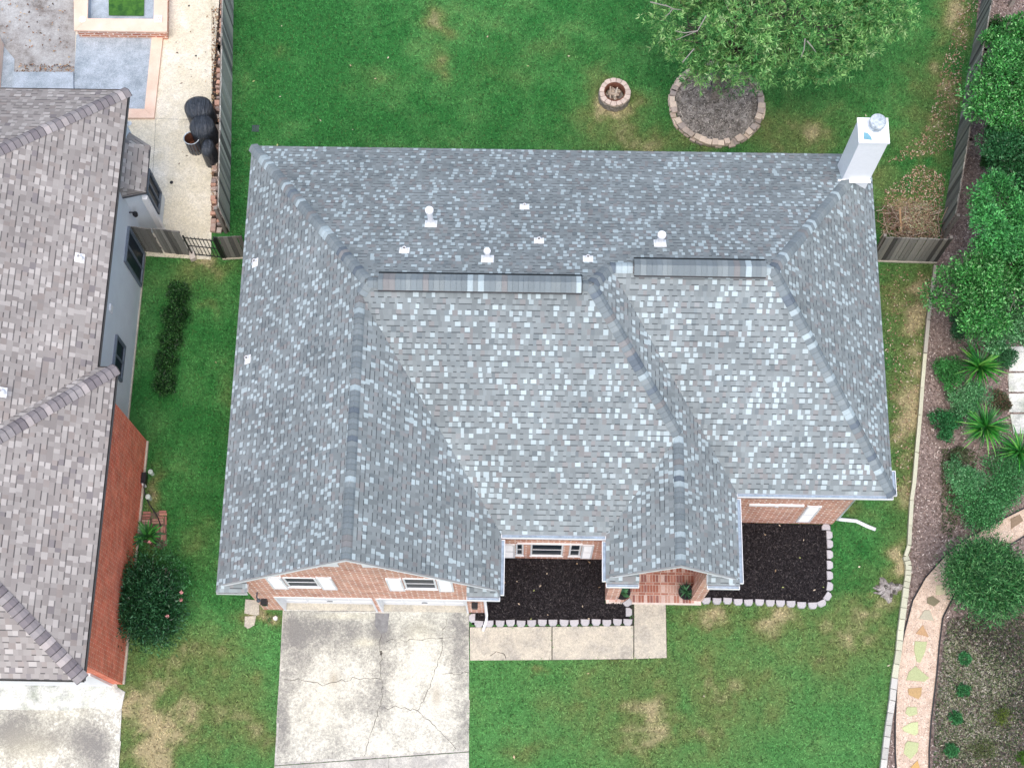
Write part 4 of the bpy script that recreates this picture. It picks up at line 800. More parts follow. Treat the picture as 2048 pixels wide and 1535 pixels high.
for lo, hi, a, b in (((xm, yN, ZN), (rx, yN-(xm-rx), mz(rx)), nE, nN), ((xw, yw, ZN), (xw-hw, ym, ZN+M_*hw), nE, nN), ((xw, yS, ZN), (xw-hw, ym, ZN+M_*hw), nE, nS)):
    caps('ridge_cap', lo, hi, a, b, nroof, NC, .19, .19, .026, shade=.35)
e = MB()
for a, b in (((xm, yN, ZN), (xm, yw, ZN)), ((xw, yw, ZN), (xw, yS, ZN)), ((xw, yS, ZN), (xWst, yS, ZN)), ((xWst, yN, ZN), (xm, yN, ZN)), ((xm, yw, ZN), (xw, yw, ZN))): edge(a, b, .15)
e.build('fascia', plain('dark_fascia', (.16,.15,.15), .7), nb)
X = -11.6; nw = MB(); nw.quad((X, 12.4, 0), (X, 20.6, 0), (X, 20.6, ZN-.1), (X, 12.4, ZN-.1)); nw.quad((X, 20.6, 0), (-20, 20.6, 0), (-20, 20.6, ZN-.1), (X, 20.6, ZN-.1)); nw.build('rear_wall', MT['siding'], nb)
Xb = -10.97; nw = MB(); nw.quad((Xb, 5.0, 0), (Xb, 12.02, 0), (Xb, 12.02, ZN-.1), (Xb, 5.0, ZN-.1)); nw.quad((Xb, 12.02, 0), (X-.5, 12.4, 0), (X-.5, 12.4, ZN-.1), (Xb, 12.02, ZN-.1)); nw.quad((-20, 5.0, 0), (Xb, 5.0, 0), (Xb, 5.0, ZN-.1), (-20, 5.0, ZN-.1)); nw.build('brick_wall', MT['brick_red'], nb)
nw = MB(); nw.box(-20, xm-.02, yw, yN-.02, ZN-.16, ZN-.14); nw.box(-20, xw-.02, yS+.02, yw, ZN-.16, ZN-.14); nw.build('soffit', MT['white'], nb)
nw = MB(); nw.box(-20, -11.25, 4.93, 4.998, .02, 2.3); nw.build('garage_door', MT['white'], nb)
nw = MB(); nw.box(Xb+.003, Xb+.06, 5.0, 12.0, -.02, .1); nw.box(X+.003, X+.04, 12.4, 20.5, -.02, .08); nw.build('foundation', MT['walk'], nb)
def side_window(y0, y1_, z0, z1_, X, parent, frame='dgrey'):
    f = MB(); t = .08; dp = .07
    f.box(X, X+dp, y0, y0+t, z0, z1_); f.box(X, X+dp, y1_-t, y1_, z0, z1_); f.box(X, X+dp, y0+t, y1_-t, z0, z0+t); f.box(X, X+dp, y0+t, y1_-t, z1_-t, z1_)
    wo = f.build('window', MT[frame], parent); b = MB(); b.box(X+.005, X+.02, y0+t, y1_-t, z0+t, z1_-t); b.build('pane', MT['glass'], wo)
    b = MB(); b.box(X+.02, X+dp-.01, (y0+y1_)/2-.025, (y0+y1_)/2+.025, z0+t, z1_-t); b.build('mullion', MT[frame], wo)
fr2 = plain('slate_frame', (.13,.16,.20), .6); MT['slate'] = fr2
side_window(16.78, 17.9, .2, 2.15, X, nb, 'slate'); side_window(13.42, 14.52, 1.2, 2.18, X, nb, 'slate')
b = MB(); b.box(X, X+.05, 14.92, 15.12, 2.8, 3.05); b.build('dryer_vent', MT['white'], nb)
# small bay with its own roof
by = [(-11.6, 20.35), (-11.0, 19.95), (-11.0, 18.75), (-11.6, 18.45)]
b = MB(); b.prism([(-11.6, 20.3), (-11.15, 19.8), (-11.15, 18.85), (-11.6, 18.5)], 0, 2.95); bay = b.build('bay', MT['siding'], nb)
b = MB(); zt = 3.5; ea = [(-11.6, 20.5, 3.0), (-10.95, 20.08, 3.0), (-10.93, 18.58, 3.0), (-11.6, 18.42, 3.0)]; ta, tb = (-11.59, 19.9, zt), (-11.59, 18.5, zt)
b.poly([ea[0], ta, ea[1]][::-1]); b.poly([ea[1], ta, tb, ea[2]][::-1]); b.poly([ea[2], tb, ea[3]][::-1]); br = b.build('bay_roof', MT['roof2'], bay)
b = MB(); 
for p, q in ((ea[0], ea[1]), (ea[1], ea[2]), (ea[2], ea[3])):
    p, q = Vector(p), Vector(q); b.quad(p, q, q-Vector((0, 0, .12)), p-Vector((0, 0, .12)))
b.build('fascia', plain('bay_fascia', (.10,.10,.11), .7), bay)
side_window(18.95, 19.7, .7, 2.3, -11.15, bay, 'slate')
b = MB(); b.box(-11.14, -10.98, 18.55, 18.68, 0, 2.6); b.build('corner_post', MT['white'], nb)
for (px, py, r) in ((160, 516, .055), (4, 784, .055)):
    xr_ = gP(px, py, (-M_, 0, ZN+M_*(xm if py < 700 else xw))); pipe_vent(px, py, (-M_, 0, ZN+M_*(xm if py < 700 else xw)), .16, r, .13, nb)
l = MB(); l.lathe([(0, .0), (.07, .03), (.08, .14), (.03, .2), (0, .2)], (-11.45, 18.35, 1.9), 10); l.tube([(-11.6, 18.35, 2.12), (-11.45, 18.35, 2.12)], .02); l.build('wall_lamp', MT['black'], nb)

# neighbour paving
ND, NDP = sheet('driveway', [(-60,1345),(226,1345),(236,1374),(251,1383),(244,1414),(233,1640),(-60,1640)], .045, 'stain')
sheet('driveway', [(-60,1383),(250,1385),(244,1412),(-60,1410)], .052, 'stain')
PT, PTP = sheet('patio', [(-120,-60),(444,-60),(425,170),(424,440),(422,520),(287,512),(288,300),(-120,300)], .03, 'patio')
for a, b in (((310,238), (425,242)), ((312,240), (300,455)), ((424,-10), (424,440))): crack([a, b], .012, .034, 'joint', .003)
# swimming pool: coping, shelf, basin built above the slab as a shallow hollow ring
def rect(px0, py0, px1, py1): return G2([(px0,py0),(px1,py0),(px1,py1),(px0,py1)])
pool = empty('swimming_pool', g(200, 120), 'drained swimming pool with stained grey plaster and pink coping behind the left house', 'swimming pool')
o = MB(); o.prism(G2([(-60,-60),(154,-60),(150,150),(150,330),(-60,330)]), .031, .040); o.build('basin_floor', MT['poolfloor'], pool)
o = MB(); o.prism(G2([(154,72),(306,72),(291,221),(240,221),(150,330),(150,150)]), .031, .075); o.build('tanning_ledge', MT['poolstep'], pool)
o = MB(); o.prism(G2([(30,149),(149.5,149),(149.5,200),(25,200)]), .031, .16); o.build('step', MT['poolstep'], pool)
for pl in ([(306,74),(328,74),(310,240),(291,222)], [(238,221),(291,222),(310,240),(232,240)], [(-60,90),(9,90),(2,176),(-60,176)]):
    o = MB(); o.prism(G2(pl), .031, .14 if pl[0][0] > 0 else .55, .01); o.build('coping', MT['coping'], pool)
o = MB(); o.prism(G2([(9,95),(30,120),(28,178),(3,176)]), .031, .05); o.build('side_wall', MT['poolstep'], pool)
# spa
spa = empty('spa', g(240, 40), 'raised square spa with pink coping, brick face and green water at the top left', 'spa')
zS = .55; outer = [g(*p, zS).xy for p in ((147,-50),(336,-50),(334,64),(148,61))]; inner = [g(*p, zS).xy for p in ((177,-50),(309,-50),(307,38),(175,37))]
o = MB(); o.prism([tuple(p) for p in (outer[0], outer[3], inner[3], inner[0])], zS-.07, zS, .008); o.prism([tuple(p) for p in (outer[3], outer[2], inner[2], inner[3])], zS-.07, zS+.002, .008); o.prism([tuple(p) for p in (outer[2], outer[1], inner[1], inner[2])], zS-.07, zS, .008); o.build('coping', MT['coping'], spa)
def shrink(P, k): c = sum((Vector(p) for p in P), Vector((0, 0)))/len(P); return [tuple(c+(Vector(p)-c)*k) for p in P]
o = MB(); P = shrink(outer, .955); n = 4
for i in range(4): o.quad((*P[i], 0), (*P[(i+1) % 4], 0), (*P[(i+1) % 4], zS-.07), (*P[i], zS-.07))
o.build('brick_face', MT['brick'], spa)
o = MB()
for i in range(4): o.quad((*inner[i], zS-.07), (*inner[(i+1) % 4], zS-.07), (*inner[(i+1) % 4], .2), (*inner[i], .2))
o.poly([(*p, .2) for p in inner]); o.build('basin', MT['poolstep'], spa)
o = MB(); wq = [g(*p, .22).xy for p in ((217,-40),(290,-40),(288,33),(218,32))]; o.poly([(*p, .24) for p in wq]); o.build('water', MT['water'], spa)
c = g(165, 39, zS); o = MB(); o.lathe([(.0, .035), (.055, .035), (.06, .03), (.10, .03), (.115, 0)], c, 20); o.build('deck_jet', MT['white'], None, 'small white ring fitting on the left corner of the spa coping', 'pool fitting')
c = g(317, 39, zS); o = MB()
for dx, dy in ((-.12, 0), (.09, 0)): o.box(c.x+dx, c.x+dx+.03, c.y-.12, c.y+.12, zS, zS+.05)
for dy in (-.12, .09): o.box(c.x-.09, c.x+.09, c.y+dy, c.y+dy+.03, zS, zS+.05)
for i in range(5): o.tube([(c.x-.08+i*.03, c.y-.08, zS+.02), (c.x-.06+i*.03+random.uniform(-.04, .04), c.y+.08, zS+.04)], .008, 5)
o.build('skimmer_frame', MT['white'], None, 'square white frame with dark innards on the right corner of the spa coping', 'pool fitting')
for px, py, r in ((258,247,.09), (343,365,.055), (378,12,.03), (392,112,.03)):
    c = g(px, py, .03); o = MB(); o.lathe([(0, .006), (r*.6, .006), (r*.6, .014), (r, .014), (r, 0)], c, 18); o.build('drain_cover', MT['galv'] if r > .08 else MT['black'], None, {.09:'large round metal drain cover beside the bay of the grey wall', .055:'round black drain in the middle of the patio', .03:'tiny dark cap set in the pale patio near the spa'}[r], 'drain cover', 'tiny caps in the patio' if r == .03 else None)
scatter('pool_leaves', [G2([(40,133),(150,133),(150,150),(35,150)]), G2([(0,0),(150,0),(150,140),(0,90)]), G2([(425,20),(440,20),(430,440),(424,440)]), G2([(345,380),(350,30),(420,30),(420,380)])], [140, 70, 400, 25], [(.30,.17,.10), (.20,.12,.08), (.45,.33,.2), (.10,.07,.05)], (.04,.12), (.02,.06), (.05,.18), .4, seed=12)
# border of mixed stones and bricks beside the left fence
y = -40
while y < 455:
    t = (y+40)/495; xa_ = 443-19*min(1, t*1.4)-(3 if t > .8 else 0); 
    for k_ in range(2):
        px = xa_+6+k_*11+random.uniform(-1.5, 1.5); hh = random.uniform(6, 15)
        if 205 < y < 330 and k_ == 1: continue
        stone('border_stone', blockpoly(g(px, y+hh/2, .1).xy, .078, hh/2/75*.92, random.uniform(-.12, .12), .12), 0, random.uniform(.06, .2), random.choice([(.42,.30,.25), (.48,.38,.33), (.55,.33,.25), (.32,.26,.24), (.58,.50,.43)]),
              'reddish brown stone or brick in the narrow border between patio and left fence', 'border stone', 'stones of the border along the left fence', .01)
    y += hh*.98
sheet('border_soil', [(441,-60),(465,-60),(459,464),(423,464),(424,170)], .028, plain('dark_soil', (.05,.04,.035), .95, .1, 0, .4))

# covered grills
def cover_blob(c, R, H, parent_label, seed, sx=1, sy=1, folds=9, flare=1.0):
    r = np.random.default_rng(seed); ph = r.uniform(0, 6.28, 4); V = []; seg, lv = 40, 12; o = MB()
    for i in range(lv+1):
        t = i/lv; z = H*(1-t**2.2*.999) if t < 1 else 0.02; z = H*math.cos(min(1, t)*math.pi/2)**.55 if t < .55 else H*(math.cos(.55*math.pi/2)**.55)*(1-(t-.55)/.45)
        rr = R*math.sin(min(1, t/.55)*math.pi/2) if t < .55 else R*(1+.04*(t-.55)*flare)
        for j in range(seg):
            a = 2*math.pi*j/seg; f = 1+.03*math.sin(folds*a+ph[0])*max(0, t-.45)+.06*math.sin(2*a+ph[1])*min(1, t*2)+.02*math.sin(4*a+ph[3]); V.append((c[0]+rr*f*sx*math.cos(a), c[1]+rr*f*sy*math.sin(a), max(.02, z+.003*math.sin(5*a+ph[2]))))
    o.add(V, [(i*seg+j, i*seg+(j+1) % seg, (i+1)*seg+(j+1) % seg, (i+1)*seg+j) for i in range(lv) for j in range(seg)])
    return o.build('covered_grill', MT['cover'], None, parent_label, 'covered grill', smooth=True)
c = g(396, 214, .95); cover_blob(c, .42, 1.1, 'round kettle grill under a smooth black cover, farther from the iron gate', 3, 1, 1, 5)
c = g(403, 250, 1.0); cover_blob(c, .41, 1.12, 'round grill under a wrinkled black cover between the smooth covered grill and the slatted bin', 5, 1.0, .92, 11)
c = g(417, 310, .5); cover_blob((c.x+.02, c.y+.1, 0), .20, .95, 'tall narrow black bag standing against the left fence beside the slatted bin', 8, 1, 1.5, 13, 2)['category'] = 'bag'
c = g(388, 288, .4); bn = empty('slatted_bin', (c.x, c.y, 0), 'open grey slatted metal bin with a brown inside in front of the covered grills', 'bin')
o = MB()
for i in range(16):
    a = 2*math.pi*i/16; ca, sa = math.cos(a), math.sin(a); x, y = c.x+.23*ca, c.y+.21*sa; o.obox((x-sa*-.032, y-ca*.032), (x+sa*-.032, y+ca*.032), .015, .04, .78)
o.build('slat_wall', MT['dgrey'], bn); o = MB(); o.lathe([(.245, .78), (.25, .80), (.225, .80), (.22, .78)], (c.x, c.y, 0), 28, 1, .92); o.build('rim', MT['galv'], bn); o = MB(); o.lathe([(0, .25), (.215, .25), (.215, .77)], (c.x, c.y, 0), 24, 1, .92); o.build('liner', MT['ember'], bn)

# potted plants on the porch
def strap(name, c, n, L, cols, label, cat, group=None, w_=.035, arch_=.5, m='leaf_gloss', parent=None):
    r = np.random.default_rng(int(abs(c[0]*1000)) % 9999); V = []; cc = []
    for i in range(n):
        a = r.uniform(0, 6.283); el = r.uniform(.25, 1.35); ln = L*r.uniform(.7, 1.1); col = np.array(cols[r.integers(len(cols))])*r.uniform(.7, 1.3); seg = 5; p = np.array([c[0], c[1], c[2]+.03])+np.append(r.normal(0, .03, 2), 0); S = np.array([-math.sin(a), math.cos(a), 0])
        for s_ in range(seg):
            e0 = el-arch_*1.6*s_/seg; q = p+np.array([math.cos(a)*math.cos(e0), math.sin(a)*math.cos(e0), math.sin(e0)])*ln/seg; w0 = w_*(1-(s_/seg)**2.5); w1 = w_*(1-((s_+1)/seg)**2.5)
            V += [p-S*w0, p+S*w0, q+S*w1, q-S*w1]; cc.append(col*(1+.25*s_/seg)); p = q
            if q[2] < c[2]+.02: break
    return np_mesh(name, np.array(V), 4, np.clip(np.array(cc), 0, 1), MT[m], parent, label=label, cat=cat, group=group)
for px, py, lb, n in ((1244, 1186, 'dark pot with a broad-leaved green plant beside the left porch pier', 16), (1371, 1186, 'black pot with a strappy green plant beside the right porch pier', 26)):
    c = g(px, py, .2); pt = empty('potted_plant', (c.x, c.y, .085), lb, 'potted plant'); o = MB(); o.lathe([(.15, .0), (.21, .33), (.225, .34), (.195, .34), (.19, .30), (0, .29)], (c.x, c.y, .085), 24); o.build('pot', MT['black'], pt, smooth=False)
    strap('foliage', (c.x, c.y, .36), n, .34 if n > 20 else .26, [(.04,.14,.06), (.08,.22,.10), (.03,.09,.05)], None, None, None, .02 if n > 20 else .055, .6, 'leaf', pt)

# ================================================================== VEGETATION
def lobed(center, rad, k, seed, nl=5, off=.5, sub=.6):
    r0 = np.random.default_rng(seed+500); out = []
    for i in range(nl):
        a = r0.uniform(0, 6.28); d = off*r0.uniform(.6, 1.15); c = np.array(center)+np.array([math.cos(a)*d, math.sin(a)*d, r0.uniform(-.35, .25)])*np.array(rad); f = sub*r0.uniform(.7, 1.1)
        out.append(clumps(c, np.array(rad)*f, max(4, k//nl), seed+i)[0])
    return np.vstack(out), np.random.default_rng(seed+77)
def clumps(center, rad, k, seed, flat=.7, shell=True):
    r = np.random.default_rng(seed); u = unit(r.normal(size=(k*3, 3))); u = u[u[:, 2] > -.35][:k]; rr = r.uniform(.55, .95, (len(u), 1)) if shell else r.random((len(u), 1))**.4; return np.array(center)+u*np.array(rad)*rr, r
def crown_leaves(cl, cr, per, L, W_, cols, r, up=.35, jit=.22, clump_var=.28):
    k = len(cl); n = k*per; ci = np.repeat(np.arange(k), per); D = unit(r.normal(size=(n, 3))+np.array([0, 0, up])); rad = np.broadcast_to(cr, k)[ci]*r.uniform(.35, 1.0, n)**.7
    P = cl[ci]+D*rad[:, None]*np.array([1, 1, .8]); Dn = unit(D*.6+r.normal(size=(n, 3))*.55+np.array([0, 0, .15])); c = pick(cols, n, jit, r)*np.repeat(r.uniform(1-clump_var, 1+clump_var, k), per)[:, None]
    return leaf_quads(P, Dn, r.uniform(*L, n), r.uniform(*W_, n), .08, r), c
def rosettes(tips, ndir, k, L, W_, cols, r, spread=.9, jit=.2):
    m = len(tips); ci = np.repeat(np.arange(m), k); D = unit(ndir[ci]*(1-spread*.55)+r.normal(size=(m*k, 3))*spread*.75); tc = pick(cols, m, .3, r)
    return leaf_quads(tips[ci]+D*.01, D, r.uniform(*L, m*k), r.uniform(*W_, m*k), .1, r), np.clip(tc[ci]*r.uniform(1-jit, 1+jit, (m*k, 1)), 0, 1)
def bush(name, px, py, rpx, h, cols, label, cat='shrub', group=None, k=None, per=None, L=(.04,.08), W_=(.02,.04), seed=1, m='leaf', aspect=1.0, zc=None, rag=.16, parts=True):
    zc = h*.5 if zc is None else zc; c = g(px, py, zc); R = rpx/73.0; area = R*R*aspect; k = k or int(26+60*area); per = per or 90
    t = empty(name, (c.x, c.y, 0), label, cat, group); cl, r = (lobed if rpx > 24 and 'hedge' not in name else clumps)((c.x, c.y, zc), (R*(1.08-rag), R*aspect*(1.08-rag), h*.5), int(k*1.2), seed); cl[:, 2] = np.maximum(cl[:, 2], .08)
    V, cc = crown_leaves(cl, R*rag*1.7*r.uniform(.6, 1.25, len(cl)), per, L, W_, cols, r); V[:, 2] = np.maximum(V[:, 2], .01); np_mesh('foliage', V, 4, cc, MT[m], t)
    o = MB()
    for i in range(7): a = random.uniform(0, 6.28); o.tube([(c.x, c.y, 0), (c.x+math.cos(a)*R*.25, c.y+math.sin(a)*R*.25, h*.35), (c.x+math.cos(a)*R*.55, c.y+math.sin(a)*R*.55, h*.7)], [.02, .014, .006], 5)
    o.build('stem', MT['bark'], t); return t
def limb(o, p, d, L, r, depth, tips, rr):
    pts = [Vector(p)]; rs = [r]; d = Vector(d).normalized(); n = 4
    for i in range(n): d = (d+Vector((rr.gauss(0, .16), rr.gauss(0, .16), rr.gauss(0.03, .1)))).normalized(); pts.append(pts[-1]+d*L/n); rs.append(r*(1-.45*(i+1)/n))
    o.tube(pts, rs, 6 if r > .03 else 4, False)
    if depth == 0: tips.append((pts[-1], d)); tips.append((pts[-2], d)); return
    for i in range(rr.randint(3, 4)):
        t = rr.choice([2, 3, 4]); a = Vector((rr.gauss(0, 1), rr.gauss(0, 1), rr.gauss(.1, .5))).normalized(); limb(o, pts[t], d*.75+a*.85, L*rr.uniform(.55, .8), rs[t]*.65, depth-1, tips, rr)
# --- the large oak over the stone ring
rr = random.Random(4); tb_ = g(1428, 192); tr = empty('oak_tree', (tb_.x, tb_.y, 0), 'large bright green tree with narrow leaves growing from the round stone ring', 'tree')
ot = MB(); tips = []; top = Vector((tb_.x+.15, tb_.y+.35, 2.3)); ot.tube([tb_, Vector((tb_.x+.02, tb_.y+.08, .9)), top], [.17, .13, .12], 10)
for i in range(6): a = rr.uniform(0, 6.28); ot.tube([Vector((tb_.x, tb_.y, .22)), Vector((tb_.x+.35*math.cos(a), tb_.y+.35*math.sin(a), .08)), Vector((tb_.x+.8*math.cos(a), tb_.y+.8*math.sin(a), .035))], [.1, .05, .02], 6)
for i in range(9):
    a = i*2.4+.3; el = .35+.1*(i % 4); limb(ot, top if i < 5 else top.lerp(Vector((tb_.x, tb_.y, 2.3)), .4), (math.cos(a)*math.cos(el), math.sin(a)*math.cos(el)+.1, math.sin(el)), 1.15, .085, 2, tips, rr)
limb(ot, top, (.1, .2, 1), 2.2, .1, 2, tips, rr)
ot.build('trunk', MT['bark'], tr, smooth=True)
cc_ = g(1560, 10, 4.3); r = np.random.default_rng(21)
cl, r = clumps((cc_.x+.15, cc_.y+.1, 3.7), (3.9, 3.1, 1.9), 380, 22)
keep = np.ones(len(cl), bool)
for i, p in enumerate(cl):      # open up the underside and a few gaps
    q = Vector(p)-O; z = q.dot(AF); px, py = 1024+F_PX*q.dot(AR)/z, 767.5-F_PX*q.dot(AU)/z
    if (px-1385)**2/30**2+(py-55)**2/32**2 < 1 or (px-1464)**2/20**2+(py-80)**2/42**2 < 1 or (px-1640)**2/20**2+(py-30)**2/16**2 < 1 or r.random() < .07: keep[i] = False
    lim = float(np.interp(px, [1262, 1288, 1336, 1380, 1560, 1620, 1700, 1760, 1820, 1880], [20, 118, 130, 158, 160, 150, 125, 75, 20, -20]))+r.uniform(-14, 14)
    if py > lim or px < 1284: keep[i] = False
cl = cl[keep]
T = []; Dd = []
for p in cl:
    m = 36; u = unit(r.normal(size=(m, 3))+np.array([0, 0, .35])); T.append(p+u*r.uniform(.15, .5, (m, 1))*np.array([1.1, 1.1, .7])); Dd.append(u)
T = np.vstack(T); Dd = np.vstack(Dd)
V, c = rosettes(T, Dd, 8, (.11, .20), (.02, .036), [(.16,.41,.12)]*5+[(.29,.54,.18)]*4+[(.06,.22,.06)]*4+[(.46,.66,.30)]*1, r); np_mesh('crown', V, 4, c, MT['leaf'], tr)
ob = MB()
for p in cl[::2]:
    q = Vector(p); a = top.lerp(q, .35)+Vector((rr.gauss(0, .2), rr.gauss(0, .2), rr.gauss(0, .1))); ob.tube([top, a, q], [.045, .028, .008], 5, False)
ob.build('branch', MT['bark'], tr)
ob = MB()        # bare grey twigs showing at the front of the crown
for P in ([(1412,32),(1395,62),(1352,80)], [(1395,62),(1370,66),(1350,62)], [(1330,10),(1345,18),(1362,20)], [(1345,18),(1338,28),(1330,33)], [(1610,78),(1608,100),(1602,115)], [(1614,82),(1625,95),(1632,105)], [(1300,4),(1340,14)], [(1388,98),(1365,125)]):
    pts = [g(x, y, 5.3+.1*random.random()) for x, y in P]; ob.tube(pts, [.02-.006*i for i in range(len(pts))], 5)
ob.build('bare_twig', plain('pale_twig', (.27,.25,.22), .9), tr)
# --- tall shrubs / trees beyond the right fence
TG = [(.06,.28,.06)]*4+[(.14,.48,.12)]*3+[(.035,.14,.035)]*3+[(.30,.60,.24)]
def tree(px, py, R, H, seed, label, cols, k=120, per=170, rz=1.3, L=(.07,.13), W_=(.03,.06)):
    c = g(px, py, H-rz*.6); t = empty('broadleaf_tree', (c.x, c.y, 0), label, 'tree', 'trees beyond the right fence'); r0 = random.Random(seed)
    o = MB(); tp = []; o.tube([(c.x, c.y, 0), (c.x+.05, c.y, H*.4)], [.1, .07], 8)
    for i in range(6): a = i*1.05; limb(o, (c.x+.05, c.y, H*.4), (math.cos(a)*.8, math.sin(a)*.8, .8), R*.7, .045, 1, tp, r0)
    o.build('trunk', MT['bark'], t); cl, r = lobed((c.x, c.y, H-rz), (R*.98, R*.98, rz), int(k*1.25), seed, 7, .55, .55)
    V, cc = crown_leaves(cl, R*.24*r.uniform(.6, 1.2, len(cl)), per, L, W_, cols, r, .4, .22, .32); np_mesh('crown', V, 4, cc, MT['leaf_gloss'], t)
tree(2045, 160, 1.55, 4.2, 31, 'mid green tree at the top right corner, beyond the fence', TG)
tree(2038, 300, 1.3, 3.6, 32, 'dark green tree beyond the right fence, level with the chimney', [(.035,.15,.05)]*3+[(.07,.24,.09)], 110)
tree(2022, 425, 1.3, 4.0, 33, 'brightest green tree on the right, level with the brush pile', [(.08,.36,.09), (.13,.46,.13), (.05,.22,.065)], 90)
tree(2002, 575, 1.55, 3.4, 34, 'large dense green tree just below the right fence corner', TG)
tree(2035, 628, 1.1, 2.9, 35, 'low grey-green tree at the right edge above the grey slabs', [(.09,.28,.10), (.055,.19,.065), (.19,.42,.20)], 110)
for i, (px, py, rp, h, sd_, lb) in enumerate(((1990,60,30,1.8,41,'dark shrub below the tree at the top right corner'), (1985,320,26,1.0,42,'dark low shrub behind the right fence near its middle'))):
    bush('shrub', px, py, rp, h, [(.03,.11,.03), (.05,.17,.045)], lb, seed=sd_)
o = MB(); o.cur = (.38,.34,.30); a = g(2020, 12); o.box(a.x-.06, a.x+.06, a.y-.06, a.y+.06, 0, 2.4); o.build('wooden_post', MT['fence'], None, 'grey wooden post at the top right between the trees', 'post')
tree(2052, 62, 1.15, 3.2, 36, 'tree cut by the top right corner of the picture above the post', TG, 70)
tree(2060, 500, 1.1, 3.6, 37, 'tree at the right edge between the brightest tree and the large dense one', [(.07,.30,.07), (.12,.42,.11), (.04,.17,.045)], 70)
BG_ = [(.03,.15,.03), (.05,.22,.04), (.02,.09,.02)]; GG = [(.07,.25,.09), (.13,.38,.15), (.24,.50,.25)]
bush('shrub', 1902, 742, 44, .8, [(.06,.28,.07), (.12,.42,.12), (.04,.16,.04)], 'bright green shrub left of the upper strap-leaved plant', seed=51)
bush('shrub', 1942, 800, 54, .7, GG, 'blue-green shrub between the two large strap-leaved plants', seed=52, k=60)
bush('shrub', 1892, 848, 38, .6, [(.04,.22,.07), (.08,.34,.12), (.03,.13,.04)], 'small emerald shrub beside the lower large strap-leaved plant', seed=53)
bush('shrub', 1930, 955, 48, .7, GG, 'pale green shrub, upper left of the three beside the garden path', seed=54); bush('shrub', 2000, 955, 76, .9, [(.08,.32,.10), (.18,.50,.20), (.05,.18,.06)], 'pale green shrub, largest of the three beside the garden path', seed=55); bush('shrub', 1952, 1015, 64, .7, [(.08,.32,.10), (.18,.50,.20), (.05,.18,.06)], 'pale green shrub, lowest of the three, overhanging the garden path', seed=56)
SG = [(.01,.08,.012), (.02,.15,.018), (.04,.25,.03), (.13,.36,.06)]
for px, py, lb, n, L in ((1956,735,'upper large strap-leaved plant left of the grey slabs',110,.86), (1968,856,'middle large strap-leaved plant below the blue-green shrub',120,.88), (2036,905,'strap-leaved plant cut by the right edge of the picture',90,.84)): strap('strap_leaf_plant', g(px, py, .45), n, L, SG, lb, 'plant', 'strap-leaved plants', .026, .62)
# conifer-like big bush
big = bush('round_bush', 1975, 1155, 88, 2.2, [(.045,.19,.055), (.09,.30,.09), (.20,.44,.17), (.03,.11,.04)], 'big round dark green bush overhanging the garden path at the right', 'bush', None, 150, 190, (.08,.19), (.018,.034), 57, 'leaf', .98, 1.1, .34)
for px, py, rp, sd_, lb in ((1929,1317,14,61,'small round shrub in the dry bed, topmost of the four'), (1926,1380,15,62,'small round shrub in the dry bed, second from the top'), (1911,1434,15,63,'small round shrub in the dry bed, third from the top'), (1902,1501,15,64,'small round shrub in the dry bed, lowest of the four')):
    bush('small_shrub', px, py, rp, .35, [(.06,.27,.09), (.12,.40,.15), (.04,.16,.05)], lb, 'shrub', 'small round shrubs in the dry bed', 26, 60, (.03,.06), (.012,.025), sd_)
bush('yellow_shrub', 2004, 1433, 20, .4, [(.16,.22,.03), (.10,.16,.03)], 'yellow-green straggly shrub in the dry bed near the right edge', 'shrub', None, 18, 34, (.03,.07), (.012,.025), 65, rag=.35)
bush('yellow_shrub', 1962, 1500, 30, .35, [(.14,.19,.05), (.09,.13,.04), (.2,.22,.1)], 'olive straggly shrub in the dry bed at the bottom right', 'shrub', None, 22, 40, (.03,.07), (.012,.025), 66, rag=.35)
bush('yellow_shrub', 2045, 1515, 12, .35, [(.10,.24,.03)], 'tiny yellow-green shrub cut by the bottom right corner', 'shrub', None, 14, 40, (.03,.07), (.012,.025), 67)
bush('shrub', 1925, 655, 40, .6, [(.06,.20,.08), (.10,.28,.13), (.04,.13,.06)], 'grey-green shrub just above the upper strap-leaved plant', seed=58)
bush('shrub', 2003, 712, 34, .6, [(.05,.18,.07), (.09,.27,.12)], 'low shrub between the upper strap-leaved plant and the grey slabs', seed=59)
bush('shrub', 1998, 802, 26, .4, [(.14,.10,.07), (.22,.16,.10), (.06,.12,.05)], 'brownish half-dead shrub beside the middle of the grey slabs', seed=60)
bush('shrub', 1912, 905, 30, .35, [(.10,.14,.07), (.16,.17,.10)], 'thin olive shrub above the three pale green ones', seed=69)
# dark ferny twig tangle on mulch
scatter('ground_cover', [DRYB, G2([(1880,900),(1960,900),(1900,1080),(1880,1060)])], [5200, 1200], [(.05,.10,.03), (.09,.13,.05), (.14,.15,.08), (.03,.06,.02)], (.06,.14), (.015,.035), (.08,.2), .8, seed=13, m='leaf')
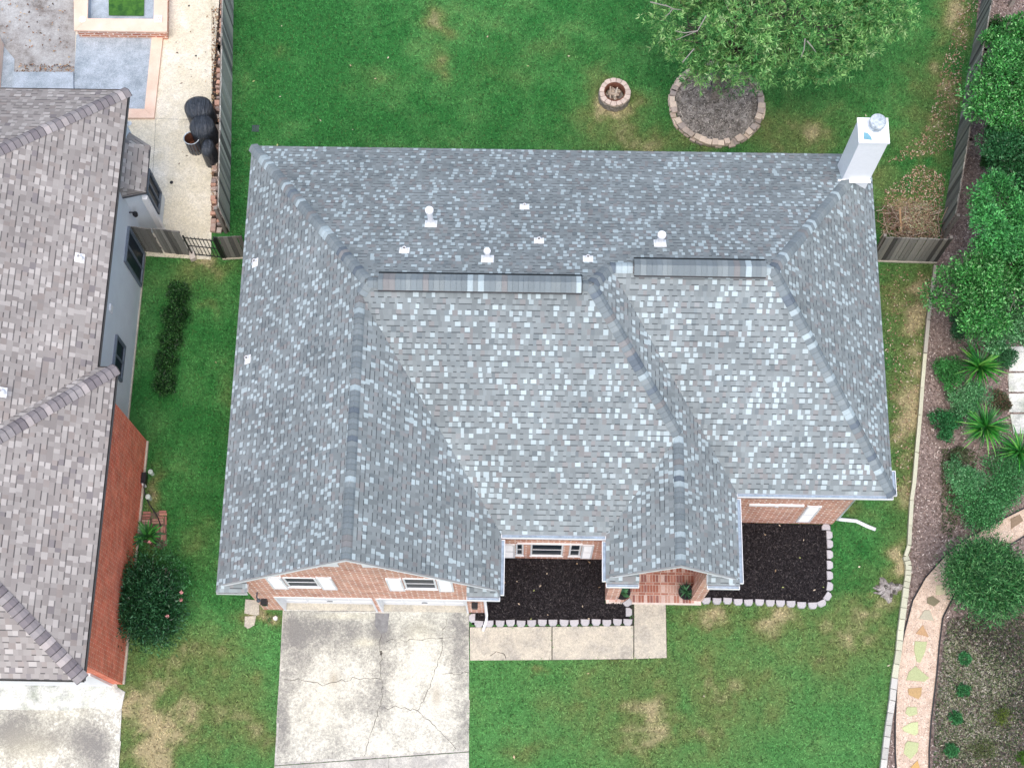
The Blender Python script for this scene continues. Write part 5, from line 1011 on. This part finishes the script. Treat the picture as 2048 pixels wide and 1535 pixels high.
# --- left hedge row, oleander, strappy plant
HG = [(.014,.06,.014), (.025,.10,.025), (.09,.26,.07), (.006,.025,.008)]
for i, (px, py, rp, lb) in enumerate(((358,588,31,'topmost of the five dark shrubs in a row on the left side lawn'), (352,634,32,'second from the top of the five dark shrubs in a row'), (342,680,28,'middle one of the five dark shrubs in a row'), (332,722,26,'second from the bottom of the five dark shrubs in a row'), (329,766,27,'lowest of the five dark shrubs in a row on the left side lawn'))):
    bush('hedge_shrub', px, py, rp, .6, HG, lb, 'shrub', 'row of dark shrubs on the left side lawn', 44, 80, (.04,.07), (.018,.032), 70+i, 'leaf_gloss', 1.05, .3, .22)
bush('flowering_bush', 308, 1180, 88, 1.5, [(.02,.09,.03), (.035,.14,.05), (.07,.22,.10), (.01,.05,.02)], 'large dark green bush with pink flowers against the red brick wall', 'bush', None, 110, 130, (.09,.17), (.024,.04), 81, 'leaf_gloss', 1.55, .8, .34)
def shoots(parent_name, n, R, z0, L, cols, seed):
    par = [o for o in bpy.data.objects if o.name.startswith(parent_name)][0]; r = np.random.default_rng(seed); V = []; cc = []
    for i in range(n):
        a = r.uniform(0, 6.283); b = np.array([par.location.x+R[0]*math.cos(a)*r.uniform(.5, .95), par.location.y+R[1]*math.sin(a)*r.uniform(.5, .95), z0*r.uniform(.6, 1.1)]); d = np.array([math.cos(a), math.sin(a), r.uniform(.2, .9)]); d /= np.linalg.norm(d); m = 14; t = r.uniform(0, 1, m); ln = L*r.uniform(.6, 1.2)
        P = b+d*ln*t[:, None]; V.append(leaf_quads(P, unit(d*.5+r.normal(size=(m, 3))*.7), r.uniform(.07, .13, m), r.uniform(.02, .034, m), .1, r)); cc.append(pick(cols, m, .25, r)*r.uniform(.7, 1.4))
    np_mesh('shoot_leaves', np.vstack(V), 4, np.clip(np.vstack(cc), 0, 1), MT['leaf'], par)
shoots('flowering_bush', 90, (.85, 1.35), .9, .38, [(.05,.18,.06), (.09,.28,.11), (.02,.08,.03)], 5)
shoots('round_bush', 150, (.95, .95), 1.5, .36, [(.09,.34,.10), (.20,.46,.18), (.04,.16,.05)], 6)
ol = [o for o in bpy.data.objects if o.name.startswith('flowering_bush')][0]
for px, py in ((363,1184), (362,1199), (335,1232), (299,1084)):
    c = g(px, py, 1.25); r = np.random.default_rng(px); n = 9; a = np.linspace(0, 6.28, n); D = unit(np.stack([np.cos(a), np.sin(a), np.full(n, .5)], 1)); V = leaf_quads(np.repeat([list(c)], n, 0), D, .07, .05, .1, r); np_mesh('flower', V, 4, pick([(.75,.38,.38)], n, .1, r), MT['leaf'], ol)
strap('strap_leaf_plant', g(296, 1072, .2), 42, .55, [(.015,.08,.02), (.03,.14,.03), (.06,.28,.05)], 'dark broad-bladed plant between the brick pad and the flowering bush', 'plant', None, .045, .5)
strap('strap_leaf_plant', g(538, 1240, .05), 16, .16, [(.06,.14,.04), (.12,.18,.07)], 'small ragged weed beside the white rock at the garage corner', 'plant', None, .012, .5)
# stump
MT['stumpw'] = noisy('bleached_wood', [(.36, (.16,.14,.13)), (.5, (.36,.33,.31)), (.68, (.55,.52,.50))], 9, 7, .95, 50, .35, .02, nr=.75)
sc_ = g(1778, 1178); o = MB(); r = random.Random(9)
st = empty('tree_stump', (sc_.x, sc_.y, 0), 'weathered grey stump with spreading roots beside the pale border blocks', 'stump')
n = 26; P = []; prof = [.62+.2*math.sin(3*a_*.24+1)+.14*math.sin(7*a_*.24)+r.uniform(-.06, .06) for a_ in range(n)]
for lv, (k_, z) in enumerate(((1.0, .01), (.82, .10), (.6, .14), (.3, .17), (0.02, .15))):
    for i in range(n): a = 2*math.pi*i/n; P.append((sc_.x+.5*k_*(prof[i] if lv < 3 else .8)*math.cos(a), sc_.y+.45*k_*(prof[i] if lv < 3 else .8)*math.sin(a), z+r.uniform(-.02, .02)))
o.add(P, [(l_*n+i, l_*n+(i+1) % n, (l_+1)*n+(i+1) % n, (l_+1)*n+i) for l_ in range(4) for i in range(n)]); o.build('body', MT['stumpw'], st)
for dx, dy, q in ((-.12,.05,.06), (.1,-.08,.05), (.2,.1,.045), (.02,-.2,.05)): o = MB(); o.lathe([(0, .165), (q, .16), (q*1.1, .10)], (sc_.x+dx, sc_.y+dy, 0.01), 9); o.build('rot_hole', MT['patch'], st)
o = MB()
for i in range(6): a = r.uniform(0, 6.28); q = r.uniform(.3, .46); o.tube([(sc_.x+.15*math.cos(a), sc_.y+.15*math.sin(a), .12), (sc_.x+q*.7*math.cos(a+.2), sc_.y+q*.7*math.sin(a+.2), .08), (sc_.x+q*math.cos(a), sc_.y+q*math.sin(a), .01)], [.06, .045, .02], 6)
o.build('root', MT['stumpw'], st)
# brush pile
r = random.Random(3); bp = MB(); c0 = g(1825, 440, .2)
for i in range(420):
    c = Vector((c0.x+r.gauss(0, .45), c0.y+r.gauss(0, .38), r.uniform(.03, .42))); a = r.uniform(0, 6.28); L = r.uniform(.15, .45); d = Vector((math.cos(a), math.sin(a), r.uniform(-.35, .35)))*L; 
    if c.y+abs(d.y) > 19.9 or c.x+abs(d.x) > 12.55+(c.y-18)*.2 or c.y-abs(d.y) < 18.22: continue
    bp.cur = r.choice([(.30,.20,.14), (.42,.31,.22), (.20,.13,.10), (.50,.42,.34)]); bp.tube([c-d, c+Vector((r.gauss(0, .04), r.gauss(0, .04), .03)), c+d], [.012, .01, .005], 4, False)
bpo = empty('brush_pile', (c0.x, c0.y, 0), 'heap of cut brown twigs with wilting leaves in the right fence corner', 'brush pile'); bp.build('twigs', MT['stone'], bpo)
rn = np.random.default_rng(44); n = 1500; P = np.stack([rn.normal(c0.x+.25, .38, n), rn.normal(c0.y-.05, .33, n), rn.uniform(.15, .55, n)], 1); P = P[(P[:, 1] < 19.9) & (P[:, 1] > 18.25) & (P[:, 0] < 12.5)]; n = len(P)
V = flat_leaf(P, rn.uniform(.05, .10, n), rn.uniform(.02, .04, n), .6, rn); np_mesh('wilted_leaves', V, 4, pick([(.45,.46,.30), (.28,.32,.16), (.30,.20,.13), (.38,.27,.18)], n, .2, rn), MT['litter'], bpo)
